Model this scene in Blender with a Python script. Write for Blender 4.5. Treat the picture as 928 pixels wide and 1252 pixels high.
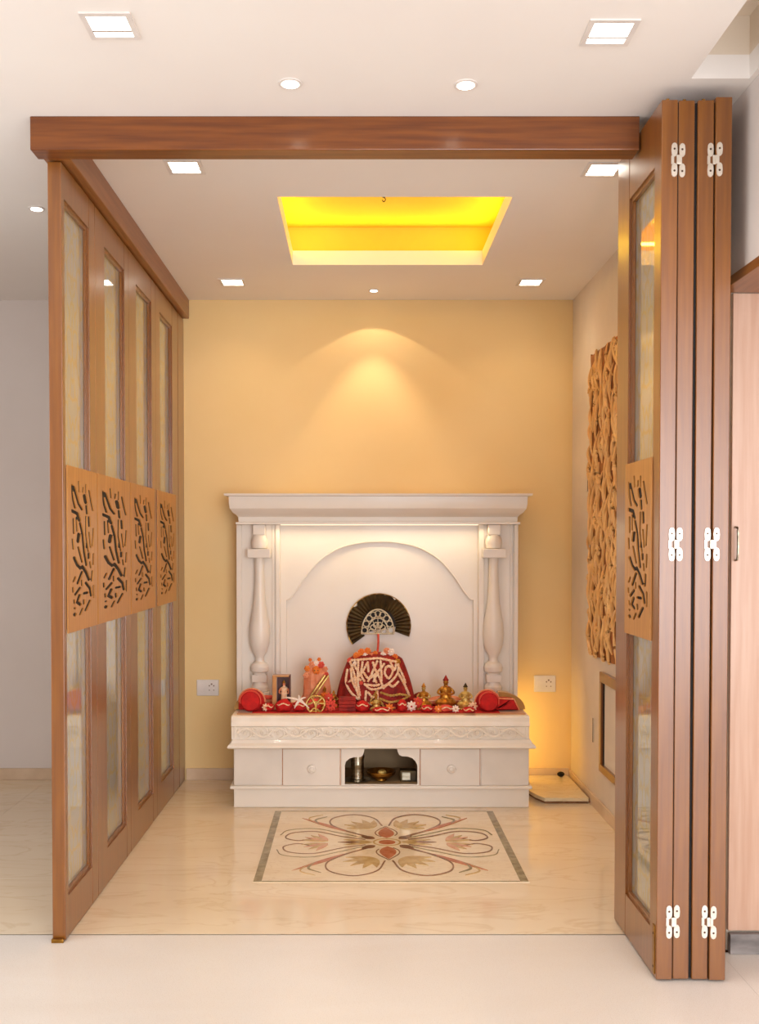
import bpy, bmesh, math, random
from math import sin, cos, pi, atan, tan, radians as R
from mathutils import Vector, Matrix, noise
from mathutils.geometry import tessellate_polygon
random.seed(7)
for o in list(bpy.data.objects): bpy.data.objects.remove(o)
S = bpy.context.scene; C = S.collection
# ------------------------------------------------------------------ camera, world, exposure, main lights
CH, F, PX, PY, TH = 1.235, 1200.0, 437.0, 693.0, R(1.25)
cd = bpy.data.cameras.new('camera'); cam = bpy.data.objects.new('camera', cd); C.objects.link(cam)
cam.location = (0, 0, CH); cam.rotation_euler = (pi/2 - TH, 0, 0)
cd.sensor_fit = 'HORIZONTAL'; cd.sensor_width = 36; cd.lens = 36*F/928
cd.shift_x = (464-PX)/928; cd.shift_y = (PY-626)/928; cd.clip_start = .05
S.camera = cam
vs = S.view_settings; vs.view_transform = 'Standard'; vs.look = 'None'; vs.exposure = 0.12; vs.gamma = 1; vs.use_curve_mapping = False
w = bpy.data.worlds.new('sky'); S.world = w; w.use_nodes = True
w.node_tree.nodes['Background'].inputs[0].default_value = (.80, .90, 1, 1); w.node_tree.nodes['Background'].inputs[1].default_value = 1.5
def light(kind, name, loc, energy, col, rot=(0,0,0), **k):
    l = bpy.data.lights.new(name, kind); l.energy = energy; l.color = col
    for a, b in k.items(): setattr(l, a, b)
    o = bpy.data.objects.new(name, l); o.location = loc; o.rotation_euler = rot; C.objects.link(o); return o
WARM = (1, .78, .52); WHITE = (1, .93, .84)
CZ = 2.515      # ceiling height
# daylight through the big window behind the camera
light('AREA', 'window_daylight', (1.55, -1.93, 1.25), 138, (.96, .97, 1), (pi/2+R(22), 0, 0), shape='RECTANGLE', size=2.9, size_y=2.2)
light('AREA', 'left_fill_light', (-2.58, 1.6, 1.35), 23, (1, .97, .93), (0, -pi/2-R(15), 0), shape='RECTANGLE', size=1.9, size_y=2.6)  # added fill that brightens the left side, ceiling and panes
# downlights: (x, y, square?)
SQ = [(-.6085, 2.446), (.6286, 2.477), (-.584, 3.347), (.835, 3.37), (-.607, 4.80), (.842, 4.80)]
RD = [(-.186, 2.748), (.301, 2.755), (-1.219, 3.758)]
for i, (x, y) in enumerate(SQ):
    light('SPOT', 'downlight_beam', (x, y, CZ-.012), 9 if i < 4 else 5, WHITE if i < 2 else WARM, spot_size=R(130), spot_blend=.9, shadow_soft_size=.04)
for x, y in RD:
    light('SPOT', 'downlight_beam', (x, y, CZ-.012), 6, WHITE, spot_size=R(110), spot_blend=.9, shadow_soft_size=.03)
light('SPOT', 'wall_washer_wide', (.0824, 4.955, CZ-.004), 6, WARM, spot_size=R(112), spot_blend=.12, shadow_soft_size=.008)
light('SPOT', 'wall_washer_narrow', (.0824, 4.955, CZ-.004), 40, WARM, spot_size=R(74), spot_blend=.65, shadow_soft_size=.01)
# cove strips in the ceiling recess, strip under the cornice, strips behind the altar
for loc, rot, sx in (((.137, 3.59, CZ+.11), (R(120), 0, 0), .9), ((.137, 4.56, CZ+.11), (R(-120), 0, 0), .9), ((-.34, 4.07, CZ+.11), (R(120), 0, -pi/2), .9), ((.62, 4.07, CZ+.11), (R(120), 0, pi/2), .9)):
    light('AREA', 'cove_strip', loc, 1.4, (1, .72, .05), rot, shape='RECTANGLE', size=sx, size_y=.02)
light('AREA', 'cornice_strip', (.106, 4.955, 1.328), 1.2, (1, .80, .5), (R(-6), 0, 0), shape='RECTANGLE', size=1.1, size_y=.02)
light('AREA', 'cornice_uplight', (.106, 5.06, 1.49), 13, (1, .84, .60), (pi, 0, 0), shape='RECTANGLE', size=1.2, size_y=.03)
light('AREA', 'altar_side_strip', (.826, 5.0, .27), .6, (1, .60, .10), (pi/2, 0, R(-38)), shape='RECTANGLE', size=.05, size_y=.46)

def H(py, D): return CH + D*tan(atan((PY-py)/F) - TH)
def W(px, D, z=CH): return (px-PX)/F*(D*cos(TH) - (z-CH)*sin(TH))

# ------------------------------------------------------------------ materials
def lin(c): return tuple(((v/255)/12.92 if v/255 <= .04045 else ((v/255+.055)/1.055)**2.4) for v in c) + (1,)
def mat(name, col, rough=.5, metal=0, col2=None, scale=8, stretch=(1,1,1), bump=0, coat=0, det=4, spec=.5, sheen=0, lo=.35, hi=.65, bscale=None, croug=.05):
    m = bpy.data.materials.new(name); m.use_nodes = True; nt = m.node_tree; n = nt.nodes; b = n['Principled BSDF']
    b.inputs['Roughness'].default_value = rough; b.inputs['Metallic'].default_value = metal
    b.inputs['Coat Weight'].default_value = coat; b.inputs['Coat Roughness'].default_value = croug
    b.inputs['Specular IOR Level'].default_value = spec; b.inputs['Sheen Weight'].default_value = sheen
    if col2 is None: col2 = tuple(v*.93 for v in col)
    tc = n.new('ShaderNodeTexCoord'); mp = n.new('ShaderNodeMapping'); mp.inputs['Scale'].default_value = stretch
    nt.links.new(tc.outputs['Object'], mp.inputs[0])
    no = n.new('ShaderNodeTexNoise'); no.inputs['Scale'].default_value = scale; no.inputs['Detail'].default_value = det
    nt.links.new(mp.outputs[0], no.inputs['Vector'])
    rp = n.new('ShaderNodeValToRGB'); rp.color_ramp.elements[0].position = lo; rp.color_ramp.elements[1].position = hi
    rp.color_ramp.elements[0].color = lin(col); rp.color_ramp.elements[1].color = lin(col2)
    nt.links.new(no.outputs['Fac'], rp.inputs[0]); nt.links.new(rp.outputs[0], b.inputs['Base Color'])
    if bump:
        bn = n.new('ShaderNodeTexNoise'); bn.inputs['Scale'].default_value = bscale or scale*3; nt.links.new(mp.outputs[0], bn.inputs['Vector'])
        bp = n.new('ShaderNodeBump'); bp.inputs['Strength'].default_value = bump; bp.inputs['Distance'].default_value = .004
        nt.links.new(bn.outputs['Fac'], bp.inputs['Height']); nt.links.new(bp.outputs[0], b.inputs['Normal'])
    return m
def emit(name, col, s):
    m = bpy.data.materials.new(name); m.use_nodes = True; nt = m.node_tree; nt.nodes.clear()
    e = nt.nodes.new('ShaderNodeEmission'); e.inputs[0].default_value = lin(col); e.inputs[1].default_value = s
    o = nt.nodes.new('ShaderNodeOutputMaterial'); nt.links.new(e.outputs[0], o.inputs[0]); return m
def marble(name, a, b_, vein, rough, scale=1.3, bump=0, speck=None):
    m = bpy.data.materials.new(name); m.use_nodes = True; nt = m.node_tree; n = nt.nodes; b = n['Principled BSDF']
    b.inputs['Roughness'].default_value = rough; b.inputs['Specular IOR Level'].default_value = .6
    tc = n.new('ShaderNodeTexCoord'); geo = n.new('ShaderNodeNewGeometry')
    mp = n.new('ShaderNodeMapping'); mp.inputs['Scale'].default_value = (.6, 2.2, 1); nt.links.new(geo.outputs['Position'], mp.inputs[0])
    n1 = n.new('ShaderNodeTexNoise'); n1.inputs['Scale'].default_value = scale; n1.inputs['Detail'].default_value = 8; n1.inputs['Distortion'].default_value = 1.2
    nt.links.new(mp.outputs[0], n1.inputs['Vector'])
    r1 = n.new('ShaderNodeValToRGB'); r1.color_ramp.elements[0].position = .3; r1.color_ramp.elements[1].position = .7
    r1.color_ramp.elements[0].color = lin(a); r1.color_ramp.elements[1].color = lin(b_); nt.links.new(n1.outputs['Fac'], r1.inputs[0])
    n2 = n.new('ShaderNodeTexNoise'); n2.inputs['Scale'].default_value = scale*1.7 if not speck else 420; n2.inputs['Detail'].default_value = 6; n2.inputs['Distortion'].default_value = 2 if not speck else 0
    nt.links.new(mp.outputs[0] if not speck else geo.outputs['Position'], n2.inputs['Vector'])
    r2 = n.new('ShaderNodeValToRGB'); e = r2.color_ramp.elements
    if speck: e[0].position = .56; e[1].position = .66; e[0].color = (0,0,0,1); e[1].color = (.55,.55,.55,1)
    else:
        e[0].position = .47; e[0].color = (0,0,0,1); e[1].position = .53; e[1].color = (0,0,0,1); q = e.new(.5); q.color = (.6,.6,.6,1)
    nt.links.new(n2.outputs['Fac'], r2.inputs[0])
    mx = n.new('ShaderNodeMix'); mx.data_type = 'RGBA'; nt.links.new(r2.outputs[0], mx.inputs[0]); nt.links.new(r1.outputs[0], mx.inputs[6]); mx.inputs[7].default_value = lin(vein)
    nt.links.new(mx.outputs[2], b.inputs['Base Color'])
    return m
def etched_glass(name, tint, etch, flip=0):
    # clear pane with a frosted damask-like etching
    m = bpy.data.materials.new(name); m.use_nodes = True; nt = m.node_tree; n = nt.nodes; n.clear(); L = nt.links.new
    out = n.new('ShaderNodeOutputMaterial'); tc = n.new('ShaderNodeTexCoord'); sp = n.new('ShaderNodeSeparateXYZ'); L(tc.outputs['Object'], sp.inputs[0])
    ab = n.new('ShaderNodeMath'); ab.operation = 'ABSOLUTE'; L(sp.outputs['Y'], ab.inputs[0])
    cb = n.new('ShaderNodeCombineXYZ'); L(ab.outputs[0], cb.inputs[1]); L(sp.outputs['Z'], cb.inputs[2])
    mp = n.new('ShaderNodeMapping'); mp.inputs['Scale'].default_value = (1, 16, 7); L(cb.outputs[0], mp.inputs[0])
    vo = n.new('ShaderNodeTexVoronoi'); vo.feature = 'DISTANCE_TO_EDGE'; vo.inputs['Scale'].default_value = 1.6
    nz = n.new('ShaderNodeTexNoise'); nz.inputs['Scale'].default_value = 1.2; nz.inputs['Detail'].default_value = 3; L(mp.outputs[0], nz.inputs['Vector'])
    ad = n.new('ShaderNodeMixRGB'); ad.blend_type = 'ADD'; ad.inputs[0].default_value = .7; L(mp.outputs[0], ad.inputs[1]); L(nz.outputs['Color'], ad.inputs[2]); L(ad.outputs[0], vo.inputs['Vector'])
    rp = n.new('ShaderNodeValToRGB'); rp.color_ramp.elements[0].position = .03; rp.color_ramp.elements[0].color = (1,1,1,1); rp.color_ramp.elements[1].position = .14; rp.color_ramp.elements[1].color = (0,0,0,1)
    L(vo.outputs['Distance'], rp.inputs[0])
    mu = n.new('ShaderNodeMath'); mu.operation = 'MULTIPLY_ADD'; mu.inputs[1].default_value = .20; mu.inputs[2].default_value = .66; L(rp.outputs[0], mu.inputs[0])
    tr = n.new('ShaderNodeBsdfTransparent'); tr.inputs[0].default_value = (.86, .88, .85, 1)
    df = n.new('ShaderNodeBsdfDiffuse'); tl = n.new('ShaderNodeBsdfTranslucent'); 
    cm = n.new('ShaderNodeMix'); cm.data_type = 'RGBA'; L(rp.outputs[0], cm.inputs[0]); cm.inputs[6].default_value = lin(tint); cm.inputs[7].default_value = lin(etch)
    L(cm.outputs[2], df.inputs[0]); L(cm.outputs[2], tl.inputs[0])
    dm = n.new('ShaderNodeMixShader'); dm.inputs[0].default_value = .5; L(df.outputs[0], dm.inputs[1]); L(tl.outputs[0], dm.inputs[2])
    m1 = n.new('ShaderNodeMixShader'); L(mu.outputs[0], m1.inputs[0]); L(tr.outputs[0], m1.inputs[1]); L(dm.outputs[0], m1.inputs[2])
    gl = n.new('ShaderNodeBsdfGlossy'); gl.inputs[0].default_value = (.95,.95,.9,1); gl.inputs['Roughness'].default_value = .03
    fr = n.new('ShaderNodeFresnel'); fr.inputs[0].default_value = 2.5
    fa = n.new('ShaderNodeMath'); fa.operation = 'ADD'; fa.use_clamp = True; L(fr.outputs[0], fa.inputs[0]); fa.inputs[1].default_value = .12
    m2 = n.new('ShaderNodeMixShader'); L(fa.outputs[0], m2.inputs[0]); L(m1.outputs[0], m2.inputs[1]); L(gl.outputs[0], m2.inputs[2])
    L(m2.outputs[0], out.inputs[0]); return m

M = dict(
 white_wall = mat('white_plaster', (226,216,210), .85, scale=2, col2=(222,211,204)),
 ceil = mat('ceiling_paint', (243,237,231), .85, scale=2, col2=(241,234,228)),
 yellow_wall = mat('cream_yellow_paint', (240,210,154), .8, scale=2, col2=(237,205,146)),
 side_wall = mat('pale_peach_paint', (238,222,202), .8, scale=2),
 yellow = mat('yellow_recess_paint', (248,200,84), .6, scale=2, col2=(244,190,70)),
 wood = mat('stained_wood', (136,80,16), .32, scale=3, col2=(118,65,11), stretch=(22,22,1.2), bump=.03, coat=.85, croug=.28),
 wood_h = mat('stained_wood_beam', (126,68,18), .32, scale=3, col2=(100,48,10), stretch=(1.2,22,22), bump=.05, coat=.3, croug=.18),
 wood_y = mat('stained_wood_track', (150,92,42), .36, scale=3, col2=(132,76,30), stretch=(22,1.2,22), bump=.05, coat=.2, croug=.2),
 board = mat('carved_board_wood', (196,136,68), .4, scale=3, col2=(180,120,56), stretch=(22,22,1.2), bump=.04, coat=.15, croug=.2),
 dark = mat('dark_backing', (30,20,14), .7),
 black = mat('black_gap', (12,9,8), .8),
 enamel = mat('ivory_enamel', (238,228,216), .35, scale=3, col2=(234,223,209), coat=.1),
 enamel2 = mat('ivory_enamel_door', (236,225,213), .35, scale=3, coat=.1),
 carve = mat('ivory_carving', (247,236,222), .45, scale=12, col2=(242,229,212)),
 gold_carve = mat('golden_carved_wood', (246,200,132), .45, scale=14, col2=(232,176,104), bump=.3, coat=.15),
 gold_ground = mat('carved_ground_shade', (176,112,54), .7, scale=14, col2=(142,84,36)),  # shade between the vines put into the ground colour
 brass = mat('brass', (176,132,60), .3, 1, (140,98,40), scale=20),
 steel = mat('steel', (176,168,150), .28, 1, (130,120,100), scale=20, stretch=(1,1,4)),
 chrome = mat('hinge_chrome', (236,228,216), .3, .55, (220,210,196), scale=30),
 screw = mat('screw_dark', (92,66,48), .5, .6),
 red = mat('red_velvet', (205,18,12), .8, scale=30, col2=(176,12,10), bump=.2),
 darkred = mat('maroon_cloth', (170,34,18), .75, scale=30, col2=(120,14,8), bump=.2),
 pinkred = mat('coral_cloth', (226,84,62), .7, scale=30, col2=(206,60,44)),
 orange = mat('marigold_orange', (240,140,50), .7, scale=60, col2=(226,104,32), bump=.3),
 peach = mat('peach_cloth', (238,160,118), .7, scale=30, col2=(222,124,78), bump=.2),
 tan = mat('tan_satin', (206,150,86), .55, scale=20, col2=(188,126,64), sheen=.3),
 tan_side = mat('ochre_satin', (190,140,66), .6, scale=20, sheen=.3),
 cream = mat('cream_garland', (250,222,190), .6, scale=80, col2=(238,180,130), bump=.3),
 pearl = mat('white_petal', (248,232,218), .5, scale=60, col2=(240,214,196)),
 gold = mat('gilded_metal', (216,160,66), .32, .75, (160,100,30), scale=60),
 goldpale = mat('pale_gilt', (228,200,120), .4, .5, (190,150,70), scale=60),
 olive = mat('antique_bronze', (84,66,32), .45, .5, (54,40,18), scale=18, stretch=(1,1,1), bump=.4),
 silver = mat('ivory_silver', (226,212,184), .4, .3, (200,184,150), scale=50),
 boxwood = mat('dark_red_wood', (92,32,18), .4, scale=6, col2=(70,22,12), stretch=(8,8,1)),
 skirt = mat('beige_stone', (222,196,168), .35, scale=7, col2=(208,180,150)),
 slate = mat('grey_stone', (150,142,138), .5, scale=9, col2=(98,92,90), stretch=(1,1,3), det=8, lo=.3, hi=.7),
 panelwood = mat('pinkish_veneer', (206,168,144), .35, scale=3, col2=(196,154,128), stretch=(20,20,1), coat=.3, croug=.2),
 plastic = mat('white_plastic', (236,228,222), .4),
 socket = mat('socket_grey', (150,130,118), .6),
 niche = mat('niche_liner', (168,138,98), .6, scale=6, col2=(150,120,82)),
 marble_in = marble('polished_cream_marble', (236,218,190), (230,208,176), (220,194,158), .09),
 marble_out = marble('speckled_cream_stone', (230,223,215), (225,216,206), (190,170,152), .22, speck=True),
 slabm = marble('white_marble_board', (236,222,190), (228,210,172), (206,180,140), .15, 4),
 inl_bg = marble('inlay_ivory', (238,220,192), (230,208,174), (214,186,150), .12, 5),
 inl_olive = mat('inlay_olive', (158,142,104), .15, scale=30, col2=(126,108,70)),
 inl_rust = mat('inlay_rust', (196,124,86), .15, scale=30, col2=(176,98,60)),
 inl_brown = mat('inlay_dark_brown', (150,108,76), .15, scale=30, col2=(122,82,54)),
 inl_sand = mat('inlay_sand', (204,172,116), .15, scale=30, col2=(184,148,90)),
 inl_pink = mat('inlay_pink', (216,164,128), .15, scale=30, col2=(200,140,104)),
 lamp = emit('lamp_glow', (255,246,230), 9), ledy = emit('yellow_led', (255,196,20), 1.6), ledw = emit('warm_led', (255,232,196), 1.5),
 glass_l = etched_glass('etched_glass_left', (252,250,240), (240,220,170)),
 glass_r = etched_glass('etched_glass_right', (250,242,222), (232,208,150)),
)
# ------------------------------------------------------------------ mesh helpers
def link(name, me, parent=None, m=None):
    o = bpy.data.objects.new(name, me); C.objects.link(o)
    if parent: o.parent = parent
    if m: me.materials.clear(); me.materials.append(m)
    return o
def fin(name, bm, m, parent=None, smooth=False, loc=None, auto=None):
    bmesh.ops.recalc_face_normals(bm, faces=bm.faces)
    me = bpy.data.meshes.new(name)
    if smooth:
        for f in bm.faces: f.smooth = True
        for e in bm.edges:
            if len(e.link_faces) == 2 and e.calc_face_angle(0) > R(21): e.smooth = False
    bm.to_mesh(me); bm.free()
    o = link(name, me, parent, m)
    if loc: o.location = loc
    return o
def thing(name, label, cat, loc=(0,0,0), group=None, rz=0):
    o = bpy.data.objects.new(name, None); C.objects.link(o); o.location = loc; o.rotation_euler = (0,0,rz); o.empty_display_size = .05
    return tag(o, label, cat, group)
def tag(o, label, cat, group=None):
    o['label'] = label; o['category'] = cat
    if group: o['group'] = group
    return o
def struct(o): o['kind'] = 'structure'; return o
def box(bm, x0, x1, y0, y1, z0, z1, bev=0):
    r = bmesh.ops.create_cube(bm, size=1); vs_ = r['verts']
    for v in vs_:
        v.co.x = x0 if v.co.x < 0 else x1; v.co.y = y0 if v.co.y < 0 else y1; v.co.z = z0 if v.co.z < 0 else z1
    if bev:
        es = list({e for v in vs_ for e in v.link_edges}); bmesh.ops.bevel(bm, geom=es, offset=bev, segments=2, affect='EDGES', profile=.5)
def boxo(name, x0, x1, y0, y1, z0, z1, m, parent=None, bev=0, loc=None):
    bm = bmesh.new(); box(bm, x0, x1, y0, y1, z0, z1, bev); return fin(name, bm, m, parent, False, loc)
def prism(bm, pts, y0, y1, holes=(), plane='xz'):
    polys = [list(pts)] + [list(h) for h in holes]
    def P(a, b, c): return Vector((a, c, b)) if plane == 'xz' else (Vector((a, b, c)) if plane == 'xy' else Vector((c, a, b)))
    tris = tessellate_polygon([[Vector((p[0], p[1], 0)) for p in pl] for pl in polys])
    flat = [p for pl in polys for p in pl]
    v0 = [bm.verts.new(P(p[0], p[1], y0)) for p in flat]; v1 = [bm.verts.new(P(p[0], p[1], y1)) for p in flat]
    for t in tris:
        try: bm.faces.new([v0[i] for i in t]); bm.faces.new([v1[i] for i in t])
        except ValueError: pass
    k = 0
    for pl in polys:
        n = len(pl)
        for i in range(n):
            a, b = k+i, k+(i+1) % n
            try: bm.faces.new((v0[a], v0[b], v1[b], v1[a]))
            except ValueError: pass
        k += n
def lathe(bm, prof, seg=24, cx=0, cy=0, sx=1, sy=1, a0=0):
    rings = []
    for r, z in prof:
        rings.append([bm.verts.new((cx+r*cos(a0+2*pi*i/seg)*sx, cy+r*sin(a0+2*pi*i/seg)*sy, z)) for i in range(seg)])
    for a, b in zip(rings, rings[1:]):
        for i in range(seg): bm.faces.new((a[i], a[(i+1) % seg], b[(i+1) % seg], b[i]))
    bm.faces.new(rings[0][::-1]); bm.faces.new(rings[-1])
def catmull(pts, n=5):
    pts = [Vector(p) for p in pts]
    if len(pts) < 3: return pts
    P = [pts[0]*2-pts[1]] + pts + [pts[-1]*2-pts[-2]]; out = []
    for i in range(1, len(P)-2):
        for k in range(n):
            t = k/n; a, b, c, d = P[i-1], P[i], P[i+1], P[i+2]
            out.append(.5*((2*b)+(c-a)*t+(2*a-5*b+4*c-d)*t*t+(3*b-a-3*c+d)*t**3))
    return out+[pts[-1]]
def tube(bm, pts, r, seg=6, sm=5, taper=None):
    pts = catmull(pts, sm) if sm else [Vector(p) for p in pts]
    rings = []; up = Vector((0, .3, 1)).normalized()
    for i, p in enumerate(pts):
        t = (pts[min(i+1, len(pts)-1)] - pts[max(i-1, 0)]).normalized()
        a = t.cross(up)
        if a.length < .05: a = t.cross(Vector((1, 0, 0)))
        a.normalize(); b = t.cross(a).normalized()
        rr = r if not taper else r*taper(i/(len(pts)-1))
        rings.append([bm.verts.new(p + (a*cos(2*pi*k/seg) + b*sin(2*pi*k/seg))*rr) for k in range(seg)])
    for A, B in zip(rings, rings[1:]):
        for k in range(seg): bm.faces.new((A[k], A[(k+1) % seg], B[(k+1) % seg], B[k]))
    bm.faces.new(rings[0]); bm.faces.new(rings[-1])
def ball(bm, c, r, sc=(1,1,1), sub=2):
    q = bmesh.ops.create_icosphere(bm, subdivisions=sub, radius=1)
    for v in q['verts']: v.co = Vector((v.co.x*r*sc[0]+c[0], v.co.y*r*sc[1]+c[1], v.co.z*r*sc[2]+c[2]))
def marching(f, x0, x1, y0, y1, nx, ny):
    """polygons of the region f>0"""
    xs = [x0+(x1-x0)*i/nx for i in range(nx+1)]; ys = [y0+(y1-y0)*j/ny for j in range(ny+1)]
    g = [[f(x, y) for y in ys] for x in xs]; polys = []
    for i in range(nx):
        for j in range(ny):
            c = [(xs[i], ys[j], g[i][j]), (xs[i+1], ys[j], g[i+1][j]), (xs[i+1], ys[j+1], g[i+1][j+1]), (xs[i], ys[j+1], g[i][j+1])]
            if all(q[2] <= 0 for q in c): continue
            pl = []
            for k in range(4):
                a, b = c[k], c[(k+1) % 4]
                if a[2] > 0: pl.append((a[0], a[1]))
                if (a[2] > 0) != (b[2] > 0):
                    t = a[2]/(a[2]-b[2]); t = min(max(t, .02), .98); pl.append((a[0]+(b[0]-a[0])*t, a[1]+(b[1]-a[1])*t))
            if len(pl) >= 3: polys.append(pl)
    return polys
def segd(px, py, a, b):
    dx, dy = b[0]-a[0], b[1]-a[1]; L = dx*dx+dy*dy
    t = 0 if L == 0 else max(0, min(1, ((px-a[0])*dx+(py-a[1])*dy)/L))
    return math.hypot(px-a[0]-t*dx, py-a[1]-t*dy), t
def plate(bm, xs, ys, z0, z1, holes):
    """slab with rectangular openings; holes = set of (i, j) cells"""
    for i in range(len(xs)-1):
        for j in range(len(ys)-1):
            if (i, j) not in holes: box(bm, xs[i], xs[i+1], ys[j], ys[j+1], z0, z1)
    bmesh.ops.remove_doubles(bm, verts=bm.verts, dist=1e-5)
    from collections import Counter
    key = lambda f: tuple(sorted(v.index for v in f.verts)); bm.verts.index_update()
    cnt = Counter(key(f) for f in bm.faces); bmesh.ops.delete(bm, geom=[f for f in bm.faces if cnt[key(f)] > 1], context='FACES')

# ------------------------------------------------------------------ the room
DB = 5.15; XR = 1.125; XP = -.908
floor = struct(boxo('floor', -2.6, 3.2, -2, 5.3, -.10, -.012, M['inl_brown']))
for xa, xb in ((-2.6, -1.63), (-1.63, -.930), (-.930, 1.125)):
    for ya, yb in ((3.0935, 4.62), (4.62, 5.15)):
        boxo('floor_tile', xa+.0007, xb-.0007, ya+.0012, yb-.0007, -.012, 0, M['marble_in'], floor)
for xa, xb, ya, yb in ((-2.6, 2.2, -2, .9), (2.2, 3.2, -2, .9), (-2.6, 1.1, .9, 3.086), (1.1, 3.2, .9, 2.953)):
    boxo('floor_tile', xa+.0003, xb-.0003, ya+.0003, yb-.0003, -.012, 0, M['marble_out'], floor)
struct(boxo('trim_3', -2.6, 1.12, 3.0865, 3.0922, -.012, -.0008, M['olive']))
bm = bmesh.new()
plate(bm, [-2.6, -.295, .57, .915, 1.075, 3.2], [-2, 2.0, 2.72, 3.635, 4.51, 5.3], CZ, CZ+.065, {(1, 3), (3, 1)})
ceiling = struct(fin('ceiling', bm, M['ceil']))
# recess above: yellow painted cavity, wider than the opening
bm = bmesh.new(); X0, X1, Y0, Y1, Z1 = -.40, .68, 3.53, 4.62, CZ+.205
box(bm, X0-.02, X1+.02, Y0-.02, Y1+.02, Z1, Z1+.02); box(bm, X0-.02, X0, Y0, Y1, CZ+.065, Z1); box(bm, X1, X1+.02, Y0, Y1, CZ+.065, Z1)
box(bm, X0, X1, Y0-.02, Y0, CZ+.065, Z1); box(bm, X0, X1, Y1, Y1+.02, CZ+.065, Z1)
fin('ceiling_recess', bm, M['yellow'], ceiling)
bm = bmesh.new()
for a in ((X0+.01, X0+.02, Y0+.03, Y1-.03), (X1-.02, X1-.01, Y0+.03, Y1-.03), (X0+.03, X1-.03, Y0+.01, Y0+.02), (X0+.03, X1-.03, Y1-.02, Y1-.01)): box(bm, a[0], a[1], a[2], a[3], CZ+.066, CZ+.072)
fin('led_strip', bm, M['ledy'], ceiling)
bm = bmesh.new(); hx, hy = .112, 4.19
tube(bm, [(hx, hy, Z1), (hx, hy, Z1-.012)], .006); tube(bm, [(hx, hy, Z1-.01), (hx+.007, hy, Z1-.02), (hx, hy, Z1-.03), (hx-.007, hy, Z1-.022)], .002)
tag(fin('ceiling_hook', bm, M['black'], None, True), 'tiny dark bell hook in the middle of the yellow ceiling recess', 'hook')
# raised pocket at the right
bm = bmesh.new(); zt = CZ+.17
box(bm, .895, 1.095, 1.98, 2.74, zt, zt+.02); box(bm, .895, .915, 2.0, 2.72, CZ+.065, zt); box(bm, 1.075, 1.095, 2.0, 2.72, CZ+.065, zt); box(bm, .915, 1.075, 1.98, 2.0, CZ+.065, zt)
box(bm, .915, 1.075, 2.72, 2.74, CZ+.065, zt); fin('ceiling_pocket', bm, M['side_wall'], ceiling)
struct(boxo('wall_back', -.93, XR+.02, DB, DB+.12, 0, CZ, M['yellow_wall']))
struct(boxo('wall_back_left', -2.6, -.93, DB, DB+.12, 0, CZ, M['white_wall']))
bm = bmesh.new()
for a in ((-2.12, .3, 0, CZ), (2.9, DB, 0, CZ), (.3, 2.9, 0, .4), (.3, 2.9, 2.3, CZ)): box(bm, -2.72, -2.6, a[0], a[1], a[2], a[3])
struct(fin('wall_left', bm, M['white_wall']))
bm = bmesh.new()
for y in (.3, 1.58, 2.86): box(bm, -2.69, -2.65, y, y+.04, .4, 2.3)
box(bm, -2.69, -2.65, .3, 2.9, .4, .44); box(bm, -2.69, -2.65, .3, 2.9, 2.26, 2.3); struct(fin('added_window', bm, M['plastic']))  # unseen window, added to go with the left fill light
struct(boxo('wall_right', XR, XR+.12, 2.97, DB, 0, CZ, M['side_wall']))
struct(boxo('wall_outer_right', 3.2, 3.32, -2, 2.97, 0, CZ, M['white_wall']))
wm = struct(boxo('wall_middle_right', XR+.0, 3.2, 2.975, 3.05, 0, CZ, M['white_wall']))
for i in range(8):
    x = XR+.0005+i*.16; boxo('panel', x, x+.158, 2.955, 2.975, .065, 1.99, M['panelwood'], wm, .002)
struct(boxo('baseboard_right', XR, 3.2, 2.935, 2.955, 0, .062, M['slate'], None, .002))
bm = bmesh.new()
box(bm, -2.6, 0, -2.12, -2, 0, CZ); box(bm, 3.0, 3.2, -2.12, -2, 0, CZ); box(bm, 0, 3.0, -2.12, -2, 2.40, CZ); box(bm, 0, 3.0, -2.12, -2, 0, .12)
struct(fin('wall_front', bm, M['white_wall']))
bm = bmesh.new()
for x in (0, 1.48, 2.96): box(bm, x, x+.04, -2.08, -2.04, .12, 2.37)
box(bm, 0, 3.0, -2.08, -2.04, .12, .16); box(bm, 0, 3.0, -2.08, -2.04, 2.36, 2.40)
struct(fin('window_1', bm, M['plastic']))
struct(boxo('baseboard_back', -.90, XR-.012, DB-.012, DB, 0, .062, M['skirt'], None, .002))
struct(boxo('baseboard_back_left', -2.6, -.962, DB-.012, DB, 0, .062, M['skirt'], None, .002))
struct(boxo('baseboard_side', XR-.012, XR, 3.3, DB-.012, 0, .055, M['skirt'], None, .002))
# overhead cabinet at the right edge
t = thing('overhead_cabinet', 'white overhead cabinet with brown lower edge at the right border above wood panelling', 'cabinet', (1.09, 2.0, 1.99))
boxo('cabinet_body', 0, .75, 0, .95, .028, CZ-1.99, M['white_wall'], t, .002)
boxo('bottom_trim', -.006, .75, -.006, .952, 0, .028, M['wood_y'], t, .002)
# header beam and side track
tr = struct(boxo('trim_1', -.977, .842, 2.955, 3.03, CZ-.100, CZ, M['wood_h'], None, .003))
tr2 = struct(boxo('trim_2', -.962, -.878, 3.032, 5.148, CZ-.098, CZ, M['wood_y'], None, .003))

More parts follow.
